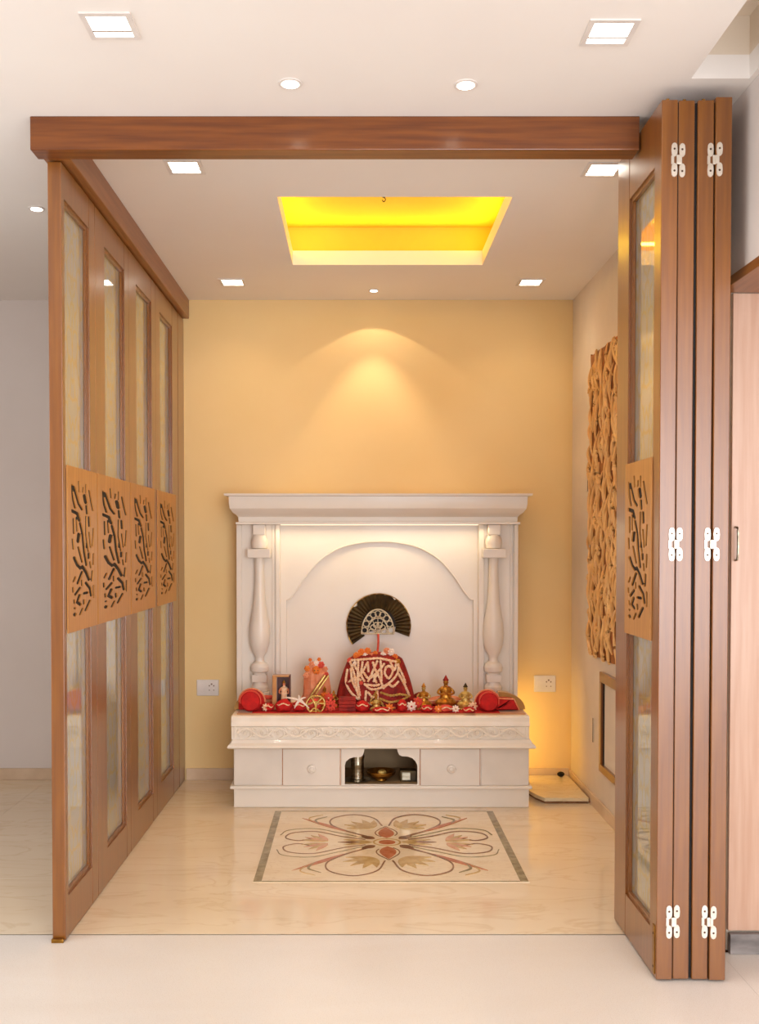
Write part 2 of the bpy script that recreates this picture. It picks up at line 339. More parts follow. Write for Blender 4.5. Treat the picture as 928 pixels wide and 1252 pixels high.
# ------------------------------------------------------------------ fretwork leaf
ST = [([(132,215),(145,320),(158,370)],12),([(150,225),(185,340),(210,375)],14),([(186,180),(190,250)],8),([(243,190),(243,255)],7),([(232,278),(240,318)],24),
 ([(246,350),(250,400)],15),([(268,230),(285,320),(297,372)],10),([(135,395),(175,410),(190,455)],18),([(146,450),(148,550)],10),([(167,440),(172,535)],8),([(265,430),(268,490)],15),
 ([(242,425),(240,560),(258,680)],9),([(196,480),(215,560),(225,680),(243,780)],15),([(186,560),(180,605)],22),([(138,595),(143,660)],10),([(265,540),(277,650)],8),([(300,510),(292,640)],8),
 ([(180,650),(208,755)],11),([(262,700),(262,728)],16),([(150,725),(172,775),(196,800)],17),([(212,790),(240,835),(262,888)],18),([(207,830),(175,905)],15),([(290,830),(285,900)],11),
 ([(238,912),(270,955),(280,1010)],16),([(158,982),(190,942)],14),([(222,985),(252,985)],13),([(138,935),(140,962)],9),([(187,995),(170,1040),(192,1060)],16),([(146,1020),(148,1042)],9),
 ([(300,940),(302,1030)],9),([(268,1048),(235,1110)],14),([(150,1122),(152,1124)],18),([(190,1132),(208,1095)],10),([(150,1078),(152,1080)],10),([(220,1035),(222,1060)],12),([(205,890),(206,925)],9),
 ([(222,215),(218,250)],8),([(300,700),(296,780)],8),([(155,860),(142,890)],9),([(245,620),(243,650)],8),([(272,760),(276,800)],9)]
def fret_f(x, y):
    if x < 128 or x > 308: return 9
    best = 9
    for pts, wd in ST:
        for a, b in zip(pts, pts[1:]):
            if x < min(a[0], b[0])-20 or x > max(a[0], b[0])+20 or y < min(a[1], b[1])-20 or y > max(a[1], b[1])+20: continue
            d, t = segd(x, y, a, b); best = min(best, d-wd*.6-2.2)
    return best + .001
FP = marching(fret_f, 119, 316, 165, 1145, 66, 196)
def fret_mesh(w_, h_, th, mirror):
    """plain border plus pierced field, u 0..w_, v 0..h_, centred thickness th"""
    bm = bmesh.new(); mx0, mx1, my0, my1 = .07*w_, .93*w_, .085*h_, .93*h_
    cache = {}
    def V(x, y, s):
        u = mx0+(x-119)/(316-119)*(mx1-mx0); v = my1-(y-165)/(1145-165)*(my1-my0)
        if mirror: u = w_-u
        k = (round(u, 5), round(v, 5), s)
        if k not in cache: cache[k] = bm.verts.new((s*th/2, u, v))
        return cache[k]
    edges = {}
    for pl in FP:
        for s in (-1, 1):
            try: bm.faces.new([V(x, y, s) for x, y in pl])
            except ValueError: pass
    bnd = [e for e in bm.edges if len(e.link_faces) == 1 and all(v.co.x > 0 for v in e.verts)]
    inv = {v: k for k, v in cache.items()}
    for e in bnd:
        a, b = e.verts; ka, kb = inv[a], inv[b]
        try: bm.faces.new((a, b, cache[(kb[0], kb[1], -1)], cache[(ka[0], ka[1], -1)]))
        except (ValueError, KeyError): pass
    for a in ((0, mx0, 0, h_), (mx1, w_, 0, h_), (mx0, mx1, 0, my0), (mx0, mx1, my1, h_)): box(bm, -th/2, th/2, a[0], a[1], a[2], a[3])
    bmesh.ops.recalc_face_normals(bm, faces=bm.faces)
    me = bpy.data.meshes.new('carved_board'); bm.to_mesh(me); bm.free(); me.materials.append(M['board']); return me
def leaf(name, label, loc, w_, u0, u1, T, hgt, board, gmat, group, bu0, bu1, mirror=False, cat='door leaf', sides=(-1, 1)):
    """local: y = along the width, x = thickness; u0..u1 pane opening"""
    t = thing(name, label, cat, loc, group); g = .0006; zb0, zb1, pt = .955, 1.482, 2.305
    boxo('stile', -T/2, T/2, 0, u0, 0, hgt, M['wood'], t, .002)
    boxo('stile', -T/2, T/2, u1, w_, 0, hgt, M['wood'], t, .002)
    for z0, z1 in ((0, .128), (pt, hgt)): boxo('rail', -T/2+.001, T/2-.001, u0, u1, z0, z1, M['wood'], t)
    boxo('rail', -T/2+.006, T/2-.006, u0, u1, zb0+.02, zb1-.02, M['wood'], t)
    for z0, z1 in ((.128, zb0+.02), (zb1-.02, pt)):   # glazing beads + pane
        bm = bmesh.new(); b = .012
        for s in (-1, 1):
            xa, xb = sorted((s*.004, s*(T/2-.008)))
            box(bm, xa, xb, u0, u0+b, z0, z1); box(bm, xa, xb, u1-b, u1, z0, z1); box(bm, xa, xb, u0+b, u1-b, z0, z0+b); box(bm, xa, xb, u0+b, u1-b, z1-b, z1)
        fin('glazing_bead', bm, M['wood'], t)
        boxo('glass_pane', -.003, .003, -(u1-u0)/2, (u1-u0)/2, z0-(z0+z1)/2, z1-(z0+z1)/2, gmat, t, 0, (0, (u0+u1)/2, (z0+z1)/2))
    for s in sides:
        boxo('backing_panel', *sorted((s*(T/2-.0005), s*(T/2+.0005))), bu0+.01, bu1-.01, zb0+.01, zb1-.01, M['dark'], t)
        o = link('carved_board', board, t); o.location = (s*(T/2+.0026), bu0, zb0); o.scale = (1, (bu1-bu0)/.4, 1)
    return t
FB = fret_mesh(.4, .527, .004, False); FBm = fret_mesh(.4, .527, .004, True)
PH = CZ-.104
segs = [(3.036, 3.42, 3.066, 3.345, 3.066, 3.412), (3.42, 3.92, 3.55, 3.85, 3.425, 3.912), (3.92, 4.44, 4.052, 4.352, 3.93, 4.385), (4.44, 4.985, 4.532, 4.835, 4.45, 4.90)]
lab = ['nearest leaf of the left glass partition, beside the front end of the header', 'second glazed leaf from the front in the left partition', 'third glazed leaf from the front in the left partition', 'farthest glazed leaf of the left partition, next to the yellow wall']
for (a, b, p0, p1, c0, c1), l in zip(segs, lab):
    leaf('partition_leaf', l, (-.930, a, 0.004), b-a-.001, p0-a, p1-a, .042, PH-.004, FB, M['glass_l'], 'leaves of the left glass partition', c0-a, c1-a)
boxo('wall_jamb', -.952, -.908, 4.987, DB-.0005, 0.003, PH, M['wood']); tag(bpy.data.objects['wall_jamb'], 'brown wooden jamb post between left partition and yellow back wall', 'post')
# bottom pivot of the near leaf
bm = bmesh.new(); box(bm, -.951, -.913, 3.02, 3.034, 0, .012, .002); tag(fin('floor_pivot', bm, M['brass'], None, True), 'small brass floor pivot under the front left partition post', 'pivot')
# the folded stack
SX = [.8455, .8935, .9465, .9945]; SL = .045
ls = ['leftmost folded door leaf of the right stack, its glass facing the altar room', 'second folded door leaf from the left in the right stack', 'third folded door leaf from the left, right of the black gap', 'rightmost folded door leaf, next to the wood panelled wall']
def hinge(parent, side, z):
    """half of a knuckle hinge on the front edge of a leaf; side = +1 plate to the right edge"""
    x0 = .022*side; bm = bmesh.new()
    cx = side*.0125
    for dz in (-.028, .028):
        pts = []
        for k in range(12):
            a = 2*pi*k/12; pts.append((cx+.0085*cos(a)*(1 if abs(cos(a)) > .1 else 1), z+dz+.019*(abs(sin(a))**.6)*(1 if sin(a) >= 0 else -1)))
        prism(bm, pts, -.003, -.0002)
    box(bm, cx-.0085, cx-.001, -.0028, -.0002, z-.012, z+.012)
    h = fin('hinge_plate', bm, M['chrome'], parent)
    for dz in (-.03, .03):
        bm = bmesh.new(); r = bmesh.ops.create_cone(bm, segments=10, radius1=.0032, radius2=.0026, depth=.0012, cap_ends=True, matrix=Matrix.Translation((cx, -.0034, z+dz)) @ Matrix.Rotation(pi/2, 4, 'X'))
        fin('screw', bm, M['screw'], h)
    if side > 0: boxo('hinge_link', .018, .033, -.006, -.0004, z-.013, z+.013, M['chrome'], h, .002)
for i, (x, l) in enumerate(zip(SX, ls)):
    yo = (0, .004, .002, -.004)[i]
    t = leaf('folding_door_leaf', l, (x+SL/2, 2.752+yo, .006), .455, .065, .325, SL, 2.466+(.006 if i == 3 else 0), FBm, M['glass_r'], 'folded door leaves of the right stack', .062, .335, True, sides=((-1,), (), (), (1,))[i])
    if i < 3: boxo('gap_shade', SL/2+.0002, SL/2+(.0028, .0078, .0028)[i], .005, .05, .002, 2.46, M['black'], t)  # black strip standing in for the shade between leaves
    for z in (.165, 1.232, 2.30): hinge(t, 1 if i % 2 == 0 else -1, z)
    if i == 0:
        boxo('bolt_plate', -SL/2-.003, -SL/2+.0002, .012, .030, .01, .15, M['brass'], t, .001)
        for z in (.03, .125):
            bm = bmesh.new(); ball(bm, (-SL/2-.003, .021, z), .004, (.4,1,1)); fin('screw', bm, M['screw'], t)
    boxo('top_pivot', -.004, .004, .02, .028, 2.472, 2.478, M['brass'], t)
bm = bmesh.new(); tube(bm, [(XR+.012, 2.953, 1.19), (XR+.012, 2.935, 1.20), (XR+.012, 2.935, 1.28), (XR+.012, 2.953, 1.29)], .0035); tag(fin('pull_handle', bm, M['steel'], None, True), 'slim steel pull handle on the wood panelling right of the door stack', 'handle')

# ------------------------------------------------------------------ downlights
def sq_light(x, y, label, s=.062, bar=True):
    t = thing('square_downlight', label, 'ceiling light', (x, y, CZ), 'square recessed downlights')
    bm = bmesh.new(); i = s-.014
    for a in ((-s, s, -s, -i), (-s, s, i, s), (-s, -i, -i, i), (i, s, -i, i)): box(bm, a[0], a[1], a[2], a[3], -.004, 0)
    fin('trim_frame', bm, M['plastic'], t); boxo('lamp_panel', -i, i, -i, i, -.0022, -.0004, M['lamp'], t)
    boxo('baffle', -i, i, i-.030, i-.026, -.0045, -.0022, M['screw'], t)
sl = ['square recessed ceiling light at the upper left, in front of the beam', 'square recessed ceiling light at the upper right, in front of the beam', 'square recessed light just behind the header beam at left', 'square recessed light just behind the header beam, beside the folded doors', 'square recessed light near the yellow wall at left', 'square recessed light near the yellow wall at right']
for (x, y), l in zip(SQ, sl): sq_light(x, y, l)
def rd_light(x, y, label, r):
    t = thing('round_downlight', label, 'ceiling light', (x, y, CZ), 'small round recessed downlights')
    bm = bmesh.new(); lathe(bm, [(r, 0), (r, -.003), (r*.8, -.004), (r*.7, -.002), (r*.7, -.0005)], 24); fin('trim_ring', bm, M['plastic'], t, True)
    bm = bmesh.new(); lathe(bm, [(r*.68, -.0042), (r*.68, -.0048)], 20); fin('lamp_disc', bm, M['lamp'], t)
for (x, y, l, r) in ((RD[0]+('left small round light in the front ceiling', .033)), (RD[1]+('right small round light in the front ceiling', .033)), (RD[2]+('small round light outside the partition at the far left', .03)), (.0824, 4.955, 'small round wall washer light above the altar', .026)): rd_light(x, y, l, r)

# ------------------------------------------------------------------ altar
AX = .111
al = thing('altar_cabinet', 'ivory altar cabinet with cornice, turned half columns and drawers against yellow wall', 'altar', (AX, 4.6, 0))
def apart(name, bm, m, parent=None, smooth=False):
    o = fin(name, bm, m, parent or al, smooth)
    if parent is None: o.matrix_parent_inverse = Matrix.Translation((-AX, -4.6, 0))
    return o
YB = DB-.001
xl, xr = W(285, 4.6), W(648, 4.6)
zz = lambda py, D=4.6: H(py, D)
zpl, zl0, zl1, zb1, zs0, zs1, zf0, zf1 = 0, zz(964), zz(960), zz(914), zz(914), zz(905, 4.57), zz(905, 4.58), zz(876, 4.58)
bm = bmesh.new(); box(bm, xl, xr, 4.60, YB-.013, 0.0005, zl0, .003); apart('plinth', bm, M['enamel'], smooth=True)
bm = bmesh.new(); box(bm, xl-.016, xr+.012, 4.582, YB-.013, zl0, zl1, .004); apart('ledge', bm, M['enamel'], smooth=True)
nx0, nx1 = W(417.5, 4.6), W(513, 4.6)
bm = bmesh.new()
box(bm, xl, nx0, 4.604, YB, zl1, zb1, .002); apart('side_block', bm, M['enamel'], smooth=True)
bm = bmesh.new(); box(bm, nx1, xr, 4.604, YB, zl1, zb1, .002); apart('side_block', bm, M['enamel'], smooth=True)
op = [(421.5,959),(421.5,936),(423,931),(427,927.5),(432,925.8),(441,925.4),(443.5,923.5),(445,919),(446,914.6),(485.5,914.6),(486.5,919),(488.5,923),(492,924.6),(499,925),(504.5,927),(508.5,931),(510.7,936),(510.7,959)]
bm = bmesh.new(); ops = [(W(a, 4.6), zz(b)) for a, b in op]; zt = zb1; z0 = zl1
# front frame as an open profile (opening reaches up to the slab)
prism(bm, [(nx0, z0), (nx0, zt), (ops[8][0], zt)] + [(p[0], min(p[1], zt-.0005)) for p in ops[8::-1]][1:] + [(ops[0][0], z0+.004), (ops[-1][0], z0+.004)] + [(p[0], min(p[1], zt-.0005)) for p in ops[:8:-1]] + [(ops[9][0], zt), (nx1, zt), (nx1, z0)], 4.598, 4.61)
apart('niche_front', bm, M['enamel'])
bm = bmesh.new(); box(bm, nx0, nx1, 4.95, 4.96, z0, zt); box(bm, nx0, nx0+.004, 4.61, 4.95, z0, zt); box(bm, nx1-.004, nx1, 4.61, 4.95, z0, zt); box(bm, nx0+.004, nx1-.004, 4.61, 4.95, z0, z0+.004); apart('niche_lining', bm, M['niche'])
def xp(name, a, b, m, y0, y1, z0, z1, bev=.002, parent=None): bm = bmesh.new(); box(bm, a, b, y0, y1, z0, z1, bev); return apart(name, bm, m, parent, True)
def panelf(name, pa, pb, y0=4.594):
    return xp(name, W(pa, 4.6)+.002, W(pb, 4.6)-.002, M['enamel2'], y0, 4.604, zz(961)+.004, zz(915.5))
panelf('front_panel', 285.5, 344, 4.6015); panelf('front_panel', 588.5, 648, 4.6015)
for pa, pb, kx in ((345, 416, 381), (514, 587.5, 552)):
    d = panelf('drawer', pa, pb, 4.592)
    bm = bmesh.new(); x, z = W(kx, 4.6), zz(939)
    lathe(bm, [(.006, 0), (.006, .006), (.019, .009), (.021, .013), (.018, .017), (.012, .018), (.008, .021)], 8)
    bmesh.ops.transform(bm, matrix=Matrix.Translation((x, 4.592, z)) @ Matrix.Rotation(pi/2, 4, 'X'), verts=bm.verts)
    k = fin('knob', bm, M['enamel2'], d, True)
    xg0, xg1 = W(pa, 4.6), W(pb, 4.6)
    bm = bmesh.new(); box(bm, xg0-.002, xg1+.002, 4.6025, 4.6038, zz(961), zz(914.5)); apart('shadow_gap', bm, M['inl_pink'])
bm = bmesh.new()
prof = [(4.590, zs0), (4.560, zs0+.002), (4.552, zs0+.008), (4.556, zs0+.016), (4.572, zs0+.026), (4.58, zs1)]
def mould(bm, prof, x0, x1, ret, yb):
    """profile (y,z) swept along x, mitred returns: x offset grows with projection"""
    y_in = max(p[0] for p in prof); L_, R_ = [], []
    for y, z in prof:
        d = (y_in-y)*ret; L_.append(bm.verts.new((x0-d, y, z))); R_.append(bm.verts.new((x1+d, y, z)))
    LB = [bm.verts.new((v.co.x, yb, v.co.z)) for v in L_]; RB = [bm.verts.new((v.co.x, yb, v.co.z)) for v in R_]
    for i in range(len(prof)-1):
        bm.faces.new((L_[i], L_[i+1], R_[i+1], R_[i])); bm.faces.new((LB[i], LB[i+1], L_[i+1], L_[i])); bm.faces.new((R_[i], R_[i+1], RB[i+1], RB[i])); bm.faces.new((LB[i+1], LB[i], RB[i], RB[i+1]))
    bm.faces.new((L_[-1], LB[-1], RB[-1], R_[-1])); bm.faces.new((L_[0], R_[0], RB[0], LB[0]))
mould(bm, prof, xl+.005, xr-.005, .8, YB); apart('top_slab', bm, M['enamel'], smooth=True)
bm = bmesh.new(); zc = zz(888, 4.58)
mould(bm, [(4.592, zs1), (4.592, zc-.006), (4.584, zc), (4.590, zc+.02), (4.588, zf1-.006), (4.594, zf1)], W(282, 4.58), W(648.5, 4.58), .1, YB); apart('frieze', bm, M['carve'], smooth=True)
# carved scrolls
bm = bmesh.new(); zm = (zs1+zc)/2; amp = (zc-zs1)*.30; per = .155; n = int((xr-xl-.05)/per*2)
stem = [(xl+.02+i*.0125, 4.5835, zm+amp*sin((i*.0125)/per*2*pi)) for i in range(int((xr-xl-.04)/.0125)+1)]
tube(bm, stem, .0055, 6, 2)
for k in range(int((xr-xl-.06)/(per/2))):
    cx = xl+.02+per/4+k*per/2; s = 1 if k % 2 == 0 else -1
    sp_ = [(cx+(.026*(1-q/16)+.004)*cos(s*(-pi/2+q*.55)+(0 if s > 0 else 0)), 4.5835, zm-s*.002+s*-.0+(.022*(1-q/16)+.003)*sin(s*(-pi/2+q*.55))*1) for q in range(15)]
    tube(bm, sp_, .004, 5, 2, lambda t: 1-.4*t)
    for q in range(5): a = q*2*pi/5; ball(bm, (cx+.006*cos(a), 4.583, zm+.006*sin(a)), .0045, (1,.8,1), 1)
    for dx, dz, an in ((-.033, .012, .6), (.033, -.012, .6), (-.03, -.016, -.7), (.03, .016, -.7)):
        pts = [(cx+dx+t*.011*cos(an), 4.5835, zm+dz*s+t*.011*sin(an)) for t in (-1, -.3, .3, 1)]
        tube(bm, pts, .0045, 5, 2, lambda t: .25+sin(pi*min(max(t, 0), 1))*.9)
for f in bm.faces: f.smooth = True
apart('scroll_carving', bm, M['carve'], smooth=True)
xp('end_block', xl+.004, xl+.012, M['carve'], 4.584, 4.60, zs1+.006, zc-.004, .001); xp('end_block', xr-.02, xr-.006, M['carve'], 4.584, 4.60, zs1+.006, zc-.004, .001)
# upper structure
D5 = 5.0; zt0 = zf1; ul, ur = W(288.5, D5), W(634, D5); zcb = H(641, 4.96)
xp('back_board', ul, ur, M['enamel'], 5.08, YB, zt0, zcb, .001)
for pa, pb in ((288.5, 342), (585.5, 634)):
    a, b = W(pa, D5), W(pb, D5)
    pi_ = xp('pilaster', a, b, M['enamel'], 5.02, 5.08, zt0, zcb, .002)
    xp('pilaster_moulding', a+.0005, a+.028, M['enamel'], 5.008, 5.02, zt0, zcb, .003, pi_).matrix_parent_inverse = Matrix.Translation((0,0,0))
    xp('pilaster_moulding', b-.022, b-.0005, M['enamel'], 5.004, 5.02, zt0, zcb, .003, pi_)
    xp('pilaster_moulding', b-.040, b-.030, M['enamel'], 5.012, 5.02, zt0, zcb, .002, pi_)
# arched spandrel board
fa, fb = W(342, 5.06), W(585.5, 5.06); ia, ib = W(350, 5.05), W(579, 5.05); za, zap = H(733, 5.05), H(663, 5.05); xc = W(464.5, 5.05)
half = []
for px, py in ((350,733),(353,732.8),(357,729),(363,721),(370,710),(379,698),(390,686),(403,676.5),(418,669),(434,664.8),(450,662.6),(465,662)): half.append((W(px, 5.05), H(py, 5.05)))
arch = half + [(2*xc-p[0], p[1]) for p in half[-2::-1]]
bm = bmesh.new()
prism(bm, [(fa, zt0), (fa, zcb), (fb, zcb), (fb, zt0), (arch[-1][0], zt0)] + arch[::-1] + [(arch[0][0], zt0)], 5.052, 5.08); apart('arched_panel', bm, M['enamel'])
bm = bmesh.new(); tube(bm, [(p[0], 5.052, p[1]) for p in arch], .004, 6, 2); apart('arch_bead', bm, M['enamel'], smooth=True)
# cornice
c = H(603, 4.84); b0 = zcb
bm = bmesh.new()
mould(bm, [(4.985, b0), (4.945, b0), (4.945, b0+.010), (4.965, b0+.012), (4.962, b0+.036), (4.950, b0+.046), (4.925, b0+.058), (4.905, b0+.078), (4.900, b0+.10), (4.898, c-.012), (4.868, c-.010), (4.865, c)], W(295, 4.97), W(629, 4.97), .62, YB)
apart('cornice', bm, M['enamel'], smooth=True)
boxo('led_strip', fa+.01-AX, fb-.01-AX, 4.994-4.6, 5.002-4.6, b0-.004, b0-.0005, M['ledw'], al)
# half columns
for pc in (317, 604):
    x = W(pc, 4.98); bm = bmesh.new(); yc = 4.992; s = 4.97/1200
    hz = lambda py: H(py, 4.97)
    def sqb(w0, y0_, y1_, bev=.004): box(bm, x-w0*s, x+w0*s, yc-w0*s*.8, 5.02, hz(y1_), hz(y0_), bev)
    sqb(7.5, 641.3, 654, .003); sqb(14, 671, 682, .003); sqb(9, 825, 834, .002); sqb(12, 846, 853, .003)
    prf = [(845.6,10),(844,10.5),(840,10.5),(836,8),(834,7.5),(825,7.5),(823,8),(821,11),(816,11.5),(812,10),(809,5.5),(806,5),(803,5.5),(797,9),(788,12),(776,13),(765,12.3),(750,9.8),(735,7.6),(715,6.2),(695,5.8),(683,6),(682,6.3)]
    lathe(bm, [(r*s, hz(py)) for py, r in prf], 24, x, yc, 1, .8)
    lathe(bm, [(r*s, hz(py)) for py, r in ((671, 7), (670, 9.5), (664, 10.5), (658, 9.5), (654, 7))], 24, x, yc, 1, .8)
    apart('turned_column', bm, M['enamel'], smooth=True)
# niche contents
zn = zl1+.0042
def nthing(name, label, cat, px, D, z=zn): return thing(name, label, cat, (W(px, D), D, z))
t = nthing('steel_canister', 'cylindrical steel canister standing in the left of the altar niche', 'canister', 437, 4.68); 
bm = bmesh.new(); lathe(bm, [(.040,.006),(.040,.009),(.031,.012),(.031,.03),(.032,.032),(.031,.034),(.031,.075),(.032,.078),(.031,.081),(.031,.110)], 28); fin('can', bm, M['steel'], t, True)
bm = bmesh.new(); lathe(bm, [(.034,.110),(.034,.122),(.030,.126),(.010,.127)], 28); fin('lid', bm, M['steel'], t, True)
bm = bmesh.new(); lathe(bm, [(.036,0),(.062,.004),(.064,.006),(.036,.0055)], 28); tag(fin('round_plate', bm, M['steel'], None, True, (W(437, 4.68), 4.68, zn)), 'small round metal plate beneath the steel canister', 'plate')
t = nthing('brass_bowl', 'shallow brass bowl in the middle of the altar niche', 'bowl', 466, 4.68)
bm = bmesh.new(); lathe(bm, [(.026,0),(.030,.004),(.028,.010),(.050,.018),(.066,.032),(.071,.044),(.071,.047),(.067,.045),(.048,.024),(.01,.016)], 32); fin('bowl', bm, M['brass'], t, True)
bm = bmesh.new(); ball(bm, (.004,-.01,.040), .019, (1.2,1,.75)); fin('lamp_wick', bm, M['goldpale'], t, True, None)
t = nthing('small_box', 'small square grey box with pale face in the right of the altar niche', 'box', 499, 4.68)
boxo('box_body', -.038,.040,-.03,.03,0,.052, M['olive'], t, .002); boxo('label_face', -.030,.010,-.034,-.0305,.008,.045, M['steel'], t, .001)

# ------------------------------------------------------------------ tabletop objects
ZT = zf1
# tan mat with rounded rear corners
bm = bmesh.new(); a, b = xl+.012, xr-.012; pts = [(a, 4.63)]
for k in range(0, 10): an = k/9*pi/2; pts.append((a+.13*(1-cos(an)), 4.80+.17*sin(an)))
for k in range(9, -1, -1): an = k/9*pi/2; pts.append((b-.13*(1-cos(an)), 4.80+.17*sin(an)))
pts.append((b, 4.63))
prism(bm, pts, ZT+.0003, ZT+.005, plane='xy')
tag(fin('altar_mat', bm, M['tan'], None, True), 'tan satin mat with rounded rear corners covering the altar top', 'mat')
bm = bmesh.new(); prism(bm, [(a+.07, 4.64), (a+.07, 4.82), (a+.15, 4.93), (b-.15, 4.93), (b-.12, 4.80), (b-.12, 4.64)], ZT+.0052, ZT+.008, plane='xy')
tag(fin('red_cloth', bm, M['red'], None), 'red cloth laid flat over the tan altar mat', 'cloth')
ZM = ZT+.0083
def at(px, py, D): return Vector((W(px, D, H(py, D)), D, H(py, D)))
def base(name, label, cat, px, D, group=None, z=ZM): return thing(name, label, cat, (W(px, D, z), D, z), group)
PXM = 4.7/1200
def bolster(px, D, label, r=.050, arch=True):
    t = base('round_bolster', label, 'cushion', px, D, 'red altar cushions')
    bm = bmesh.new(); lathe(bm, [(r*.3,-.034),(r*.85,-.032),(r,-.022),(r,.02),(r*.85,.03),(r*.3,.032)], 28)
    bmesh.ops.transform(bm, matrix=Matrix.Translation((0,0,r)) @ Matrix.Rotation(pi/2, 4, 'X'), verts=bm.verts); fin('cushion', bm, M['red'], t, True)
    bm = bmesh.new(); tube(bm, [(r*1.0*cos(q), -.031, r+r*1.0*sin(q)) for q in [i*pi/7*1.15-.25 for i in range(8)]], .0035); fin('piping', bm, M['pinkred'], t, True)
    R2 = r*1.28; pts = [(-R2, 0)] + [(R2*cos(pi-i*pi/14), r*.75+R2*sin(pi-i*pi/14)) for i in range(15)] + [(R2, 0)]
    bm = bmesh.new(); prism(bm, pts, .034, .052); fin('arched_back', bm, M['red'], t)
    bm = bmesh.new(); tube(bm, [(p[0], .034, p[1]) for p in pts[1:-1]], .004, 6, 1); fin('trim', bm, M['peach'], t, True)
bolster(307, 4.69, 'red round cushion with arched back at the left end of the altar top')
t = base('folded_cloth', 'coral folded cloth block behind the left red cushion', 'cloth', 327, 4.84)
for i in range(3): boxo('fold', -.028+.002*i, .028-.002*i, -.02, .02, i*.017, i*.017+.016, M['pinkred'] if i != 1 else M['peach'], t, .005)
# shrine box with tiny figurine
t = base('shrine_box', 'dark open wooden shrine box holding a tiny figurine', 'box', 344.5, 4.75); w2, hh = .043, .165
boxo('back_board', -w2, w2, .02, .026, 0, hh, M['boxwood'], t, .001)
boxo('side_board', -w2, -w2+.020, -.03, .02, 0, hh, M['tan'], t, .002); boxo('side_board', w2-.006, w2, -.03, .02, 0, hh, M['boxwood'], t, .001)
boxo('top_board', -w2+.02, w2-.006, -.03, .02, hh-.007, hh, M['tan'], t, .001); boxo('bottom_board', -w2+.02, w2-.006, -.03, .02, 0, .02, M['boxwood'], t, .001)
def figure(t, h, m_body, m_skin, m_crown, seated=True, arms=True):
    """small idol: one continuous robe/body, head with face, crown, arms"""
    bm = bmesh.new()
    if seated: prf = [(.30,0),(.36,.05),(.37,.12),(.30,.20),(.20,.26),(.17,.36),(.20,.48),(.21,.56),(.16,.62),(.07,.65),(.065,.70)]
    else: prf = [(.17,0),(.18,.04),(.13,.2),(.12,.4),(.14,.46),(.11,.53),(.15,.64),(.15,.68),(.10,.72),(.055,.74),(.05,.78)]
    lathe(bm, [(r*h, z*h) for r, z in prf], 18, 0, 0, 1, .75); fin('body', bm, m_body, t, True)
    zh = .77*h if seated else .84*h; hr = .095*h if seated else .065*h
    bm = bmesh.new(); ball(bm, (0, -.01*h, zh), hr, (.9,.95,1.15)); ball(bm, (0, -.01*h-hr*.95, zh-hr*.1), hr*.2, (.8,1,1.3), 1)
    for s in (-1, 1): ball(bm, (s*hr*.9, -.01*h, zh), hr*.22, (.5,.8,1.3), 1)
    fin('head', bm, m_skin, t, True)
    bm = bmesh.new()
    for s in (-1, 1): ball(bm, (s*hr*.36, -.01*h-hr*.86, zh+hr*.18), hr*.13, (1.3,.6,.8), 1)
    ball(bm, (0, -.01*h-hr*.88, zh-hr*.52), hr*.13, (1.8,.5,.5), 1); fin('face_details', bm, M['screw'], t)
    bm = bmesh.new(); zc_ = zh+hr*.6; lathe(bm, [(hr*.95, zc_), (hr*1.1, zc_+hr*.25), (hr*.8, zc_+hr*.6), (hr*.55, zc_+hr*1.1), (hr*.2, zc_+hr*1.7), (hr*.08, zc_+hr*2.0)], 12, 0, -.01*h); fin('crown', bm, m_crown, t, True)
    if arms:
        zs = .56*h if seated else .66*h
        for s in (-1, 1):
            bm = bmesh.new(); tube(bm, [(s*.17*h, 0, zs), (s*.27*h, -.03*h, zs-.13*h), (s*.17*h, -.16*h, zs-.17*h), (s*.06*h, -.20*h, zs-.13*h)] if seated else [(s*.13*h, 0, zs), (s*.19*h, -.02*h, zs-.12*h), (s*.16*h, -.08*h, zs-.2*h)], .045*h, 8, 4, lambda q: 1-.35*q)
            for q in range(4): 
                e = (s*.06*h, -.20*h, zs-.13*h) if seated else (s*.16*h, -.08*h, zs-.2*h)
                tube(bm, [e, (e[0]+(q-1.5)*.014*h, e[1]-.03*h, e[2]+.02*h)], .012*h, 5, 0)
            fin('arm', bm, m_skin, t, True)
t = thing('standing_figurine', 'tiny pale standing figurine inside the wooden shrine box', 'figurine', (W(347, 4.74), 4.742, ZM+.0205)); figure(t, .12, M['cream'], M['peach'], M['gold'], False)
def lump(px, D, rx, rz, label, m='red', cat='cloth bundle', name='cloth_bundle', grp='red cloth bundles on the altar', seed=0):
    t = base(name, label, cat, px, D, grp); bm = bmesh.new(); ball(bm, (0,0,0), 1, (1,1,1), 3)
    for v in bm.verts:
        k = 1+.16*noise.noise(v.co*2.2+Vector((seed, 0, 0)))+.05*noise.noise(v.co*7+Vector((seed,3,0)))
        v.co = Vector((v.co.x*rx*k, v.co.y*.032*k, max(v.co.z, -.72)*rz*k+rz*.72*1.0))
    z0 = min(v.co.z for v in bm.verts)
    for v in bm.verts: v.co.z -= z0
    fin('bundle', bm, M[m], t, True)
    bm = bmesh.new(); tube(bm, [(rx*.8*cos(q), -.034*abs(sin(q))-.004, rz*1.15+.006*sin(3*q)) for q in (pi, 1.25*pi, 1.5*pi, 1.75*pi, 2*pi)], .003); fin('tie', bm, M['cream'], t, True)
lump(347, 4.68, .040, .032, 'red velvet bundle in front of the wooden shrine box', seed=1)
lump(366, 4.685, .034, .027, 'red bundle right of the one before the shrine box, under white petals', seed=2)
lump(443, 4.68, .034, .028, 'bright red bundle at the lower left of the dressed centre mound', seed=3)
lump(491.5, 4.68, .024, .032, 'small upright red bundle at the lower right of the centre mound', seed=4)
lump(522, 4.67, .030, .018, 'flat red bundle in front of the left gilt figurine', seed=5)
